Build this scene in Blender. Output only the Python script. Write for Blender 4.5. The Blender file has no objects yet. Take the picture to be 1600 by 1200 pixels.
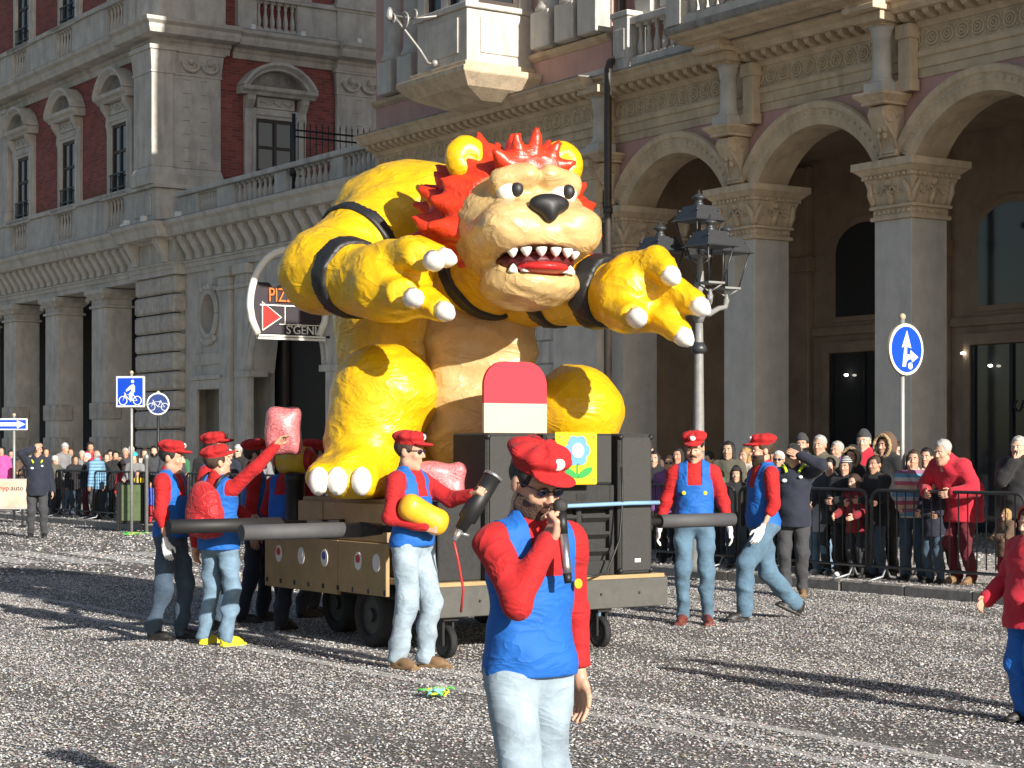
import bpy, bmesh, math, random
import numpy as np
from mathutils import Vector, Matrix
R = math.radians
random.seed(7); rng = np.random.default_rng(7)
scn = bpy.context.scene
COL = scn.collection

# ---------------------------------------------------------------- camera
cam_d = bpy.data.cameras.new('camera'); cam = bpy.data.objects.new('camera', cam_d); COL.objects.link(cam)
cam.location = (0, 0, 1.65); cam.rotation_euler = (R(90), 0, 0)
cam_d.sensor_width = 36; cam_d.lens = 67.5; cam_d.shift_y = 102 / 1600
cam_d.clip_start = .1; cam_d.clip_end = 2000
scn.camera = cam
scn.render.resolution_x = 1024; scn.render.resolution_y = 768

# ---------------------------------------------------------------- street frame (facade direction)
_n = math.hypot(.683, 1)
EX = Vector((.683 / _n, -1 / _n, 0)); EY = Vector((1 / _n, .683 / _n, 0))
P0 = Vector((6.24, 30, 0)); FROT = math.atan2(EX.y, EX.x)
def FW(x, y, z=0): return P0 + EX * x + EY * y + Vector((0, 0, z))

# ---------------------------------------------------------------- light
SUN_EL = 20.5; SUN_OFF = 0.15
sh = EX * math.cos(R(SUN_OFF)) + EY * math.sin(R(SUN_OFF))
SDIR = Vector((sh.x * math.cos(R(SUN_EL)), sh.y * math.cos(R(SUN_EL)), math.sin(R(SUN_EL))))
w = bpy.data.worlds.new('World'); scn.world = w; w.use_nodes = True
nt = w.node_tree; bg = nt.nodes['Background']
sky = nt.nodes.new('ShaderNodeTexSky'); sky.sky_type = 'NISHITA'; sky.sun_disc = False
sky.sun_elevation = R(SUN_EL); sky.sun_rotation = math.atan2(sh.x, sh.y)
sky.air_density = 1.0; sky.dust_density = 1.2; sky.ozone_density = 1.0
nt.links.new(sky.outputs[0], bg.inputs[0]); bg.inputs[1].default_value = .067
sl = bpy.data.lights.new('sun', 'SUN'); sl.energy = 5.0; sl.angle = R(.5); sl.color = (1, .94, .85)
so = bpy.data.objects.new('sun', sl); COL.objects.link(so)
so.rotation_euler = (-SDIR).to_track_quat('-Z', 'Y').to_euler(); so.location = (20, -30, 30)
scn.view_settings.view_transform = 'Standard'; scn.view_settings.look = 'None'
scn.view_settings.exposure = .68; scn.view_settings.gamma = 1

# ---------------------------------------------------------------- materials
MATS = {}
def mat(name, col, rough=.8, var=.12, scale=3., bump=.0, bscale=40., metal=0., stain=None, stain_amt=0., sss=0., coat=0., spec=None):
    if name in MATS: return MATS[name]
    m = bpy.data.materials.new(name); m.use_nodes = True
    t = m.node_tree; b = t.nodes['Principled BSDF']
    b.inputs['Roughness'].default_value = rough; b.inputs['Metallic'].default_value = metal
    if spec is not None: b.inputs['Specular IOR Level'].default_value = spec
    if coat: b.inputs['Coat Weight'].default_value = coat; b.inputs['Coat Roughness'].default_value = .25
    c = (*col, 1)
    tc = t.nodes.new('ShaderNodeTexCoord')
    if var > 0:
        n = t.nodes.new('ShaderNodeTexNoise'); n.inputs['Scale'].default_value = scale; n.inputs['Detail'].default_value = 6; n.inputs['Roughness'].default_value = .62
        t.links.new(tc.outputs['Object'], n.inputs['Vector'])
        r = t.nodes.new('ShaderNodeValToRGB')
        r.color_ramp.elements[0].position = .3; r.color_ramp.elements[1].position = .7
        r.color_ramp.elements[0].color = (*[max(0, x * (1 - var)) for x in col], 1)
        r.color_ramp.elements[1].color = (*[min(1, x * (1 + var)) for x in col], 1)
        t.links.new(n.outputs['Fac'], r.inputs['Fac']); out = r.outputs['Color']
        if stain:
            mp = t.nodes.new('ShaderNodeMapping'); mp.inputs['Scale'].default_value = (1.6, 1.6, .35)
            t.links.new(tc.outputs['Object'], mp.inputs['Vector'])
            n2 = t.nodes.new('ShaderNodeTexNoise'); n2.inputs['Scale'].default_value = 1.7; n2.inputs['Detail'].default_value = 7; n2.inputs['Roughness'].default_value = .7
            t.links.new(mp.outputs[0], n2.inputs['Vector'])
            r2 = t.nodes.new('ShaderNodeValToRGB'); r2.color_ramp.elements[0].position = .48; r2.color_ramp.elements[1].position = .75
            r2.color_ramp.elements[0].color = (0, 0, 0, 1); r2.color_ramp.elements[1].color = (stain_amt,) * 3 + (1,)
            t.links.new(n2.outputs['Fac'], r2.inputs['Fac'])
            mx = t.nodes.new('ShaderNodeMixRGB'); mx.inputs['Color2'].default_value = (*stain, 1)
            t.links.new(r2.outputs['Color'], mx.inputs['Fac']); t.links.new(out, mx.inputs['Color1']); out = mx.outputs['Color']
        t.links.new(out, b.inputs['Base Color'])
    else: b.inputs['Base Color'].default_value = c
    if bump > 0:
        nb = t.nodes.new('ShaderNodeTexNoise'); nb.inputs['Scale'].default_value = bscale; nb.inputs['Detail'].default_value = 5
        t.links.new(tc.outputs['Object'], nb.inputs['Vector'])
        bp = t.nodes.new('ShaderNodeBump'); bp.inputs['Strength'].default_value = min(1, bump); bp.inputs['Distance'].default_value = .02
        t.links.new(nb.outputs['Fac'], bp.inputs['Height']); t.links.new(bp.outputs[0], b.inputs['Normal'])
    m.diffuse_color = c; MATS[name] = m; return m
def fabric(name, col, rough=.85, var=.06, bump=.1, bscale=240, sheen=.1, wr=.2, wsc=5.):
    if name in MATS: return MATS[name]
    m = mat(name, col, rough, var, 7., bump, bscale); t = m.node_tree; b = t.nodes['Principled BSDF']
    b.inputs['Sheen Weight'].default_value = sheen
    tc = t.nodes.new('ShaderNodeTexCoord'); mp = t.nodes.new('ShaderNodeMapping'); mp.inputs['Scale'].default_value = (1, 1, 1.7); mp.inputs['Rotation'].default_value = (.3, .5, .2)
    n = t.nodes.new('ShaderNodeTexNoise'); n.inputs['Scale'].default_value = wsc; n.inputs['Detail'].default_value = 2.5; n.inputs['Distortion'].default_value = .8
    s1_ = t.nodes.new('ShaderNodeMath'); s1_.operation = 'SUBTRACT'; s1_.inputs[1].default_value = .5; s2_ = t.nodes.new('ShaderNodeMath'); s2_.operation = 'ABSOLUTE'; s3_ = t.nodes.new('ShaderNodeMath'); s3_.operation = 'SQRT'
    bp = t.nodes.new('ShaderNodeBump'); bp.inputs['Strength'].default_value = wr; bp.inputs['Distance'].default_value = .06; bp.invert = True
    t.links.new(tc.outputs['Object'], mp.inputs[0]); t.links.new(mp.outputs[0], n.inputs['Vector']); t.links.new(n.outputs[0], s1_.inputs[0]); t.links.new(s1_.outputs[0], s2_.inputs[0]); t.links.new(s2_.outputs[0], s3_.inputs[0]); t.links.new(s3_.outputs[0], bp.inputs['Height'])
    old = b.inputs['Normal'].links[0].from_node; t.links.new(old.outputs[0], bp.inputs['Normal']); t.links.new(bp.outputs[0], b.inputs['Normal'])
    return m
def emit(name, col, s):
    if name in MATS: return MATS[name]
    m = mat(name, col, .4, 0); b = m.node_tree.nodes['Principled BSDF']
    b.inputs['Emission Color'].default_value = (*col, 1); b.inputs['Emission Strength'].default_value = s; return m
def glass(name, col=(.02, .025, .03), rough=.05):
    m = mat(name, col, rough, 0, spec=.6); return m
def brickmat(name):
    m = mat(name, (.2, .06, .05), .9, 0); t = m.node_tree; b = t.nodes['Principled BSDF']
    tc = t.nodes.new('ShaderNodeTexCoord'); sp = t.nodes.new('ShaderNodeSeparateXYZ'); ad = t.nodes.new('ShaderNodeMath'); cb = t.nodes.new('ShaderNodeCombineXYZ')
    t.links.new(tc.outputs['Object'], sp.inputs[0]); t.links.new(sp.outputs[0], ad.inputs[0]); t.links.new(sp.outputs[1], ad.inputs[1])
    t.links.new(ad.outputs[0], cb.inputs[0]); t.links.new(sp.outputs[2], cb.inputs[1])
    br = t.nodes.new('ShaderNodeTexBrick'); br.inputs['Scale'].default_value = 1
    br.inputs['Brick Width'].default_value = .29; br.inputs['Row Height'].default_value = .085; br.inputs['Mortar Size'].default_value = .009
    br.inputs['Color1'].default_value = (.34, .085, .068, 1); br.inputs['Color2'].default_value = (.2, .05, .044, 1); br.inputs['Mortar'].default_value = (.2, .13, .115, 1)
    t.links.new(cb.outputs[0], br.inputs['Vector'])
    n = t.nodes.new('ShaderNodeTexNoise'); n.inputs['Scale'].default_value = .9; n.inputs['Detail'].default_value = 7
    t.links.new(tc.outputs['Object'], n.inputs['Vector'])
    hs = t.nodes.new('ShaderNodeHueSaturation'); mr = t.nodes.new('ShaderNodeMapRange'); mr.inputs[3].default_value = .7; mr.inputs[4].default_value = 1.3
    t.links.new(n.outputs['Fac'], mr.inputs[0]); t.links.new(mr.outputs[0], hs.inputs['Value']); t.links.new(br.outputs['Color'], hs.inputs['Color']); t.links.new(hs.outputs[0], b.inputs['Base Color'])
    bp = t.nodes.new('ShaderNodeBump'); bp.inputs['Strength'].default_value = .5; bp.inputs['Distance'].default_value = .01
    t.links.new(br.outputs['Fac'], bp.inputs['Height']); bp.invert = True; t.links.new(bp.outputs[0], b.inputs['Normal'])
    return m

STONE = mat('pale_limestone', (.54, .51, .46), .85, .16, 2.2, .35, 30, stain=(.25, .235, .215), stain_amt=.75)
STONE_W = mat('warm_sandstone', (.58, .46, .32), .85, .16, 2.5, .4, 26, stain=(.25, .2, .145), stain_amt=.75)
STONE_D = mat('weathered_stone', (.30, .28, .25), .9, .3, 4, .6, 18, stain=(.07, .068, .062), stain_amt=.9)
STONE_G = mat('grey_marble', (.50, .475, .43), .55, .12, 3, .1, 40, stain=(.26, .25, .23), stain_amt=.4)
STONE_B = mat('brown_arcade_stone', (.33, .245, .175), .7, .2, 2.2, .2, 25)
STONE_R = mat('rusticated_travertine', (.50, .46, .41), .9, .22, 5, .8, 14, stain=(.2, .18, .16), stain_amt=.7)
PINK = mat('pink_plaster', (.52, .315, .28), .9, .1, 1.6, .12, 40, stain=(.33, .22, .2), stain_amt=.5)
BRICK = brickmat('red_brick')
DARKWOOD = mat('dark_window_wood', (.05, .035, .028), .6, .2, 8)
PANE = glass('window_glass', (.03, .035, .04))
IRON = mat('dark_iron', (.025, .03, .035), .5, .2, 20, metal=.3)
PIPE = mat('bronze_pipe', (.045, .035, .03), .5, .2, 6)
BLACK = mat('black_plastic', (.012, .012, .013), .5, .2, 20)
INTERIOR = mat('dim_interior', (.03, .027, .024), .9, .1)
WHITE = mat('white_paint', (.8, .8, .78), .5, .04, 10)
LEAD = mat('lead_flashing', (.16, .18, .2), .5, .15, 8)

# ---------------------------------------------------------------- mesh helpers
class MB:
    def __init__(s): s.v = []; s.f = []; s.sm = []
    def add(s, vs, fs, smooth=False):
        o = len(s.v); s.v += [tuple(v) for v in vs]; s.f += [tuple(i + o for i in f) for f in fs]; s.sm += [smooth] * len(fs); return s
    def box(s, x0, x1, y0, y1, z0, z1):
        return s.add([(x0,y0,z0),(x1,y0,z0),(x1,y1,z0),(x0,y1,z0),(x0,y0,z1),(x1,y0,z1),(x1,y1,z1),(x0,y1,z1)],
            [(0,3,2,1),(4,5,6,7),(0,1,5,4),(1,2,6,5),(2,3,7,6),(3,0,4,7)])
    def frust(s, x0, x1, y0, y1, z0, X0, X1, Y0, Y1, z1):
        return s.add([(x0,y0,z0),(x1,y0,z0),(x1,y1,z0),(x0,y1,z0),(X0,Y0,z1),(X1,Y0,z1),(X1,Y1,z1),(X0,Y1,z1)],
            [(0,3,2,1),(4,5,6,7),(0,1,5,4),(1,2,6,5),(2,3,7,6),(3,0,4,7)])
    def ext(s, prof, a, b, axis='x', smooth=False):
        # closed profile (p,q) extruded along axis from a to b. axis x: (y,z); y: (x,z); z: (x,y)
        n = len(prof)
        def mk(p, t): return (t, p[0], p[1]) if axis == 'x' else (p[0], t, p[1]) if axis == 'y' else (p[0], p[1], t)
        vs = [mk(p, a) for p in prof] + [mk(p, b) for p in prof]
        fs = [(i, (i + 1) % n, n + (i + 1) % n, n + i) for i in range(n)]
        o = len(s.v); s.v += vs; s.f += [tuple(i + o for i in f) for f in fs]; s.sm += [smooth] * n
        s.f += [tuple(o + i for i in reversed(range(n))), tuple(o + n + i for i in range(n))]; s.sm += [False] * 2
        return s
    def lathe(s, prof, cx=0, cy=0, n=12, smooth=True, caps=True):
        vs = []; fs = []
        for r, z in prof:
            for i in range(n):
                a = 2 * math.pi * i / n; vs.append((cx + r * math.cos(a), cy + r * math.sin(a), z))
        for k in range(len(prof) - 1):
            for i in range(n):
                j = (i + 1) % n; fs.append((k*n+i, k*n+j, (k+1)*n+j, (k+1)*n+i))
        s.add(vs, fs, smooth)
        if caps:
            o = len(s.v) - len(vs); s.f += [tuple(o + i for i in reversed(range(n))), tuple(o + (len(prof)-1)*n + i for i in range(n))]; s.sm += [False]*2
        return s
    def tube(s, pts, rad, n=8, smooth=True, caps=True):
        pts = [Vector(p) for p in pts]; rads = rad if hasattr(rad, '__len__') else [rad] * len(pts)
        vs = []; fs = []; prev = None
        for k, p in enumerate(pts):
            d = (pts[min(k+1, len(pts)-1)] - pts[max(k-1, 0)])
            if d.length < 1e-9: d = Vector((0, 0, 1))
            d.normalize()
            if prev is None: u = d.orthogonal().normalized()
            else:
                u = prev - d * prev.dot(d)
                u = u.normalized() if u.length > 1e-6 else d.orthogonal().normalized()
            prev = u; v = d.cross(u)
            for i in range(n):
                a = 2 * math.pi * i / n; vs.append(p + (u * math.cos(a) + v * math.sin(a)) * rads[k])
        m = len(pts)
        for k in range(m - 1):
            for i in range(n):
                j = (i + 1) % n; fs.append((k*n+i, k*n+j, (k+1)*n+j, (k+1)*n+i))
        s.add(vs, fs, smooth)
        if caps:
            o = len(s.v) - len(vs); s.f += [tuple(o + i for i in reversed(range(n))), tuple(o + (m-1)*n + i for i in range(n))]; s.sm += [False]*2
        return s
    def ball(s, c, r, n=10, m=7):
        r = r if hasattr(r, '__len__') else (r, r, r); vs = [(c[0], c[1], c[2] - r[2])]; fs = []
        for k in range(1, m):
            a = math.pi * k / m
            for i in range(n):
                b = 2 * math.pi * i / n; vs.append((c[0] + r[0]*math.sin(a)*math.cos(b), c[1] + r[1]*math.sin(a)*math.sin(b), c[2] - r[2]*math.cos(a)))
        vs.append((c[0], c[1], c[2] + r[2])); t = len(vs) - 1
        for i in range(n):
            j = (i+1) % n; fs.append((0, 1+j, 1+i)); fs.append((t, 1+(m-2)*n+i, 1+(m-2)*n+j))
            for k in range(m-2): fs.append((1+k*n+i, 1+k*n+j, 1+(k+1)*n+j, 1+(k+1)*n+i))
        return s.add(vs, fs, True)
    def ring(s, c, R_, r, axis='y', n=16, m=6):
        vs = []; fs = []
        for i in range(n):
            a = 2*math.pi*i/n
            for k in range(m):
                b = 2*math.pi*k/m; q = R_ + r*math.cos(b); h = r*math.sin(b)
                p = (q*math.cos(a), h, q*math.sin(a)) if axis == 'y' else (q*math.cos(a), q*math.sin(a), h) if axis == 'z' else (h, q*math.cos(a), q*math.sin(a))
                vs.append((c[0]+p[0], c[1]+p[1], c[2]+p[2]))
        for i in range(n):
            for k in range(m): fs.append((i*m+k, ((i+1)%n)*m+k, ((i+1)%n)*m+(k+1)%m, i*m+(k+1)%m))
        return s.add(vs, fs, True)
    def mesh(s, name='mesh', bevel=0):
        me = bpy.data.meshes.new(name); me.from_pydata(s.v, [], s.f); me.update()
        me.polygons.foreach_set('use_smooth', s.sm)
        bm = bmesh.new(); bm.from_mesh(me)
        bmesh.ops.recalc_face_normals(bm, faces=bm.faces)
        if bevel: bmesh.ops.bevel(bm, geom=[e for e in bm.edges if e.is_manifold and e.calc_face_angle(0) > .6], offset=bevel, segments=1, affect='EDGES', clamp_overlap=True)
        bm.to_mesh(me); bm.free(); return me
def link(name, me, m=None, parent=None, loc=(0, 0, 0), rz=0, sc=1):
    o = bpy.data.objects.new(name, me); COL.objects.link(o)
    if m is not None:
        if len(me.materials) == 0: me.materials.append(m)
        elif me.materials[0] is not m:
            o.material_slots[0].link = 'OBJECT'; o.material_slots[0].material = m
    o.location = loc; o.rotation_euler = (0, 0, rz)
    o.scale = sc if hasattr(sc, '__len__') else (sc, sc, sc)
    if parent is not None: o.parent = parent
    return o
def P(name, mb, m, parent=None, bevel=0, **k): return link(name, mb.mesh(name, bevel), m, parent, **k)
def tag(o, label=None, cat=None, group=None, kind=None):
    if label: o['label'] = label
    if cat: o['category'] = cat
    if group: o['group'] = group
    if kind: o['kind'] = kind
    return o
def thing(name, label, cat, loc=(0, 0, 0), rz=0, group=None):
    o = bpy.data.objects.new(name, None); COL.objects.link(o); o.location = loc; o.rotation_euler = (0, 0, rz); o.empty_display_size = .2
    return tag(o, label, cat, group)
def copy_tree(o, parent=None):
    c = o.copy(); COL.objects.link(c)
    if parent is not None: c.parent = parent
    for ch in list(o.children): copy_tree(ch, c)
    return c
def B(*a): return MB().box(*a)
def moulding(steps, y0, top_back=.3):
    """cornice profile: list of (projection, z) from bottom to top, as closed (y,z) profile in front of wall y0"""
    p = [(y0 - a, z) for a, z in steps]
    return p + [(y0 + top_back, steps[-1][1]), (y0 + top_back, steps[0][1])]
def text_mesh(s, size, depth=.01):
    c = bpy.data.curves.new('text', 'FONT'); c.body = s; c.size = size; c.extrude = depth; c.align_x = 'CENTER'; c.align_y = 'CENTER'
    o = bpy.data.objects.new('text', c); COL.objects.link(o)
    dg = bpy.context.evaluated_depsgraph_get(); me = bpy.data.meshes.new_from_object(o.evaluated_get(dg))
    bpy.data.objects.remove(o); bpy.data.curves.remove(c); me.materials.clear(); return me
# ================================================================ GROUND
def road_material():
    m = mat('asphalt_with_confetti', (.07, .068, .066), .9, 0); t = m.node_tree; b = t.nodes['Principled BSDF']
    tc = t.nodes.new('ShaderNodeTexCoord')
    def noise(sc, det=5, ro=.6):
        n = t.nodes.new('ShaderNodeTexNoise'); n.inputs['Scale'].default_value = sc; n.inputs['Detail'].default_value = det; n.inputs['Roughness'].default_value = ro
        t.links.new(tc.outputs['Object'], n.inputs['Vector']); return n
    def ramp(src, a, c0, bb, c1):
        r = t.nodes.new('ShaderNodeValToRGB'); r.color_ramp.elements[0].position = a; r.color_ramp.elements[1].position = bb
        r.color_ramp.elements[0].color = (*c0, 1); r.color_ramp.elements[1].color = (*c1, 1); t.links.new(src, r.inputs['Fac']); return r.outputs['Color']
    base = ramp(noise(.6, 8, .7).outputs['Fac'], .35, (.068, .062, .055), .7, (.12, .11, .097))
    v = t.nodes.new('ShaderNodeTexVoronoi'); v.inputs['Scale'].default_value = 70; t.links.new(tc.outputs['Object'], v.inputs['Vector'])
    speck = ramp(v.outputs['Distance'], .3, (1, 1, 1), .42, (0, 0, 0))
    patch = ramp(noise(.55, 6, .75).outputs['Fac'], .36, (.1,) * 3, .62, (.8,) * 3)
    mu = t.nodes.new('ShaderNodeMixRGB'); mu.blend_type = 'MULTIPLY'; mu.inputs['Fac'].default_value = 1; t.links.new(speck, mu.inputs['Color1']); t.links.new(patch, mu.inputs['Color2'])
    cellcol = t.nodes.new('ShaderNodeHueSaturation'); cellcol.inputs['Saturation'].default_value = .16; cellcol.inputs['Value'].default_value = .75; t.links.new(v.outputs['Color'], cellcol.inputs['Color'])
    mx = t.nodes.new('ShaderNodeMixRGB'); t.links.new(mu.outputs[0], mx.inputs['Fac']); t.links.new(base, mx.inputs['Color1']); t.links.new(cellcol.outputs[0], mx.inputs['Color2'])
    t.links.new(mx.outputs[0], b.inputs['Base Color'])
    bp = t.nodes.new('ShaderNodeBump'); bp.inputs['Strength'].default_value = .5; bp.inputs['Distance'].default_value = .01
    t.links.new(noise(55, 4).outputs['Fac'], bp.inputs['Height']); t.links.new(bp.outputs[0], b.inputs['Normal'])
    return m
ROAD = road_material()
tag(P('road', MB().add([(-600, -300, 0), (600, -300, 0), (600, 700, 0), (-600, 700, 0)], [(0, 1, 2, 3)]), ROAD), kind='structure')
# pavement along the arcades (local facade frame); kerb line at local y = KY
def lc(p):   # world xy -> facade local
    d = Vector((p[0], p[1], 0)) - P0; return d.dot(EX), d.dot(EY)
KY = -6.35
PAVE = mat('pale_paving_stone', (.36, .34, .31), .8, .15, 3, .3, 30, stain=(.22, .2, .18), stain_amt=.5)
KERB = mat('kerb_granite', (.3, .28, .255), .8, .22, 12, .4, 30)
pv = tag(P('pavement', B(-60, 46, KY + .31, 6, -.3, .118), PAVE, loc=P0, rz=FROT), kind='structure')
kb = bpy.data.objects.new('kerb', None); COL.objects.link(kb); kb.location = P0; kb.rotation_euler = (0, 0, FROT); kb['kind'] = 'structure'
kme = B(0, .985, 0, .295, -.3, .13).mesh('kerb_stone', .015)
for i in range(-24, 16): link('kerb_stone', kme, KERB, kb, loc=(i * 1.0, KY + random.uniform(-.006, .006), random.uniform(-.006, .003)))
pme = {}
for i in range(-13, 12):        # paving slabs near the barrier
    for j in range(4):
        link('paving_slab', pme.setdefault(0, B(0, .99, 0, .74, -.05, .0).mesh('paving_slab', .006)), PAVE, pv, loc=(i * 1.0 + (j % 2) * .5, KY + .33 + j * .75, .126 + random.uniform(-.003, .003)))
# painted lines
LINE = mat('worn_white_marking', (.42, .41, .39), .8, .3, 9, .2, 40)
def strip(a, b, wd, z=.004):
    a = Vector((a[0], a[1], 0)); b = Vector((b[0], b[1], 0)); d = (b - a).normalized(); n = Vector((-d.y, d.x, 0)) * wd / 2
    return MB().add([a - n + Vector((0, 0, z)), b - n + Vector((0, 0, z)), b + n + Vector((0, 0, z)), a + n + Vector((0, 0, z))], [(0, 1, 2, 3)])
rm = bpy.data.objects.new('road_marking', None); COL.objects.link(rm); rm['kind'] = 'structure'
for yy in (11.95, 12.85):      # faint double line running along the street
    a = Vector((.5, yy, 0)); P('painted_line', strip(a + EX * -14, a + EX * 12, .14), LINE, rm)
for i in range(6):         # zebra crossing
    c = Vector((-10.2 + i * 1.0, 29.9 - i * .15, 0)); P('crossing_stripe', strip(c + Vector((-.9, 1.6, 0)), c + Vector((1.3, -1.9, 0)), .5), LINE, rm)

# ================================================================ ARCADE BUILDING (right)
AB = thing('arcade_building', 'pink and sandstone arcaded palazzo with wide round arches, balcony and carved friezes', 'building', P0, FROT)
PITCH = 3.67; PW = .8
# ---- pier prototype (right-near corner at x=0,y=0)
def capital_mb():
    m = MB(); x0, x1, y0, y1 = -PW, 0, 0, PW
    m.box(x0 - .05, x1 + .05, y0 - .05, y1 + .05, 5.28, 5.34)
    m.box(x0 - .015, x1 + .015, y0 - .015, y1 + .015, 5.34, 5.46)
    m.box(x0 - .06, x1 + .06, y0 - .06, y1 + .06, 5.46, 5.51)
    m.frust(x0 - .0, x1 + .0, y0 - .0, y1 + .0, 5.51, x0 - .12, x1 + .12, y0 - .12, y1 + .12, 5.93)
    m.box(x0 - .15, x1 + .15, y0 - .15, y1 + .15, 5.93, 5.99)
    m.frust(x0 - .15, x1 + .15, y0 - .15, y1 + .15, 5.99, x0 - .25, x1 + .25, y0 - .25, y1 + .25, 6.08)
    m.box(x0 - .27, x1 + .27, y0 - .27, y1 + .27, 6.08, 6.2)
    return m
def carving_mb():
    m = MB(); c = -PW / 2
    for fc in range(4):
        def T(a, o, z):     # a along face, o outwards
            if fc == 0: return (c + a, -o, z)
            if fc == 1: return (o, c + PW / 2 * 0 + PW / 2 + a + PW / 2 - PW / 2 + .0 if False else PW / 2 + a, z)
            if fc == 2: return (c + a, PW + o, z)
            return (-PW - o, PW / 2 + a, z)
        for s in (-1, 1):
            for k, (rr, a0) in enumerate(((.11, .24), (.08, .07))):
                pts = []
                for i in range(13):
                    th = i / 12 * 3.6 * math.pi / 2; r = rr * (1 - i / 15)
                    pts.append(T(s * (a0 + r * math.cos(th)), .075 + .02 * k, 5.72 + r * math.sin(th)))
                m.tube(pts, .02, 5)
            m.tube([T(s * .40, .0, 5.52), T(s * .41, .08, 5.7), T(s * .36, .15, 5.86)], [.05, .055, .03], 6)
        m.ball(T(0, .1, 5.86), (.07, .07, .06), 8, 5)
        m.tube([T(0, .0, 5.52), T(0, .07, 5.66), T(0, .13, 5.74)], [.06, .06, .02], 6)
        for i in range(9): m.ball(T(-.4 + i * .1, .17, 5.96), .028, 6, 4)
        for i in range(8): m.ball(T(-.36 + i * .103, .02, 5.4), (.035, .035, .03), 6, 4)
    return m
pier_me = MB().box(-PW, 0, 0, PW, .9, 5.28).mesh('pier', .01)
plinth_me = MB().box(-PW - .08, .08, -.08, PW + .08, .1, .78).frust(-PW - .08, .08, -.08, PW + .08, .78, -PW, 0, 0, PW, .9).mesh('plinth', .008)
cap_me = capital_mb().mesh('capital', .006); carv_me = carving_mb().mesh('carving')
XS = [PITCH * k for k in (-2, -1, 0, 1, 2, 3, 4, 5, 6)]
for x in XS:
    link('pier', pier_me, STONE_G, AB, loc=(x, 0, 0)); link('plinth', plinth_me, STONE_G, AB, loc=(x, 0, 0))
    c = link('capital', cap_me, STONE_W, AB, loc=(x, 0, 0)); link('carving', carv_me, STONE_W, c)
# ---- arches
RISE = .86; HALF = (PITCH - PW) / 2; ARC_R = (HALF ** 2 + RISE ** 2) / (2 * RISE)
def arc_pts(r, n=24, half=None):
    cz = 6.2 + RISE - ARC_R; pts = []
    a = math.asin(min(1, HALF / ARC_R)) if half is None else half
    for i in range(n + 1):
        t = -a + 2 * a * i / n; pts.append((r * math.sin(t), cz + r * math.cos(t)))
    return pts
def spandrel_mb(yf, yb, ztop):
    m = MB(); inn = arc_pts(ARC_R); xs = PITCH / 2
    prof_x = [p[0] for p in inn]
    for i in range(len(inn) - 1):
        (xa, za), (xb, zb) = inn[i], inn[i+1]
        m.add([(xa, yf, za), (xb, yf, zb), (xb, yf, ztop), (xa, yf, ztop), (xa, yb, za), (xb, yb, zb), (xb, yb, ztop), (xa, yb, ztop)], [(0, 1, 2, 3), (7, 6, 5, 4)])
    m.box(-xs + .0, -HALF, yf, yb, 6.2, ztop); m.box(HALF, xs - .0, yf, yb, 6.2, ztop)
    return m
def soffit_mb(yf, yb):
    m = MB(); a = arc_pts(ARC_R); b = arc_pts(ARC_R - .03)
    for i in range(len(a) - 1):
        m.add([(a[i][0], yf, a[i][1]), (a[i+1][0], yf, a[i+1][1]), (b[i+1][0], yf, b[i+1][1]), (b[i][0], yf, b[i][1]), (a[i][0], yb, a[i][1]), (a[i+1][0], yb, a[i+1][1]), (b[i+1][0], yb, b[i+1][1]), (b[i][0], yb, b[i][1])],
              [(0, 1, 2, 3), (4, 7, 6, 5), (2, 6, 7, 3)])
    return m
def archivolt_mb():
    m = MB(); prof = [(-.03, .10), (-.03, .02), (.06, -.0), (.1, -.03), (.22, -.03), (.24, -.07), (.33, -.09), (.36, -.05), (.36, .1)]
    cz = 6.2 + RISE - ARC_R; n = 28; a = math.asin(HALF / ARC_R)
    vs = []; fs = []; k = len(prof)
    for i in range(n + 1):
        t = -a + 2 * a * i / n
        for dr, y in prof: r = ARC_R + dr; vs.append((r * math.sin(t), y, cz + r * math.cos(t)))
    for i in range(n):
        for j in range(k - 1): fs.append((i*k+j, i*k+j+1, (i+1)*k+j+1, (i+1)*k+j))
    fs += [tuple(range(k)), tuple(n*k + q for q in reversed(range(k)))]
    m.add(vs, fs)
    for i in range(25):
        t = -a * .96 + 2 * a * .96 * i / 24; r = ARC_R + .16
        m.ball((r * math.sin(t), -.035, cz + r * math.cos(t)), .028, 6, 4)
    return m
span_me = spandrel_mb(.1, .72, 7.5).mesh('spandrel'); soff_me = soffit_mb(.1, .72).mesh('soffit'); av_me = archivolt_mb().mesh('archivolt')
# console bracket + colonnette above each pier
def console_mb():
    m = MB(); w2 = .16
    prof = [(.09, 6.22), (-.06, 6.24), (-.1, 6.3), (-.08, 6.42), (-.12, 6.55), (-.3, 6.72), (-.4, 6.9), (-.36, 7.02), (-.2, 7.05), (.09, 7.05)]
    m.ext(prof, -w2, w2, 'x')
    for s in (-1, 1):
        pts = []
        for i in range(18):
            th = i / 17 * 4.5 * math.pi / 2; r = .15 * (1 - i / 22); pts.append((s * (w2 + .005), -.22 + r * math.cos(th) * 1.0, 6.86 + r * math.sin(th)))
        m.tube(pts, .022, 5)
        m.tube([(s * (w2 + .005), -.3, 6.74), (s * (w2 + .005), -.13, 6.55), (s * (w2 + .005), -.08, 6.36)], .02, 5)
        m.ball((s * w2, -.06, 6.32), (.03, .07, .07), 8, 5)
    for i in range(4): m.ball((-.09 + i * .06, -.2 - .05 * (i % 2), 6.6 + .1 * (i % 2)), (.05, .05, .07), 7, 5)
    for z in (6.28, 6.33): m.tube([(-w2 - .02, -.1, z), (w2 + .02, -.1, z)], .025, 6)
    return m
cons_me = console_mb().mesh('console')
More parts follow.
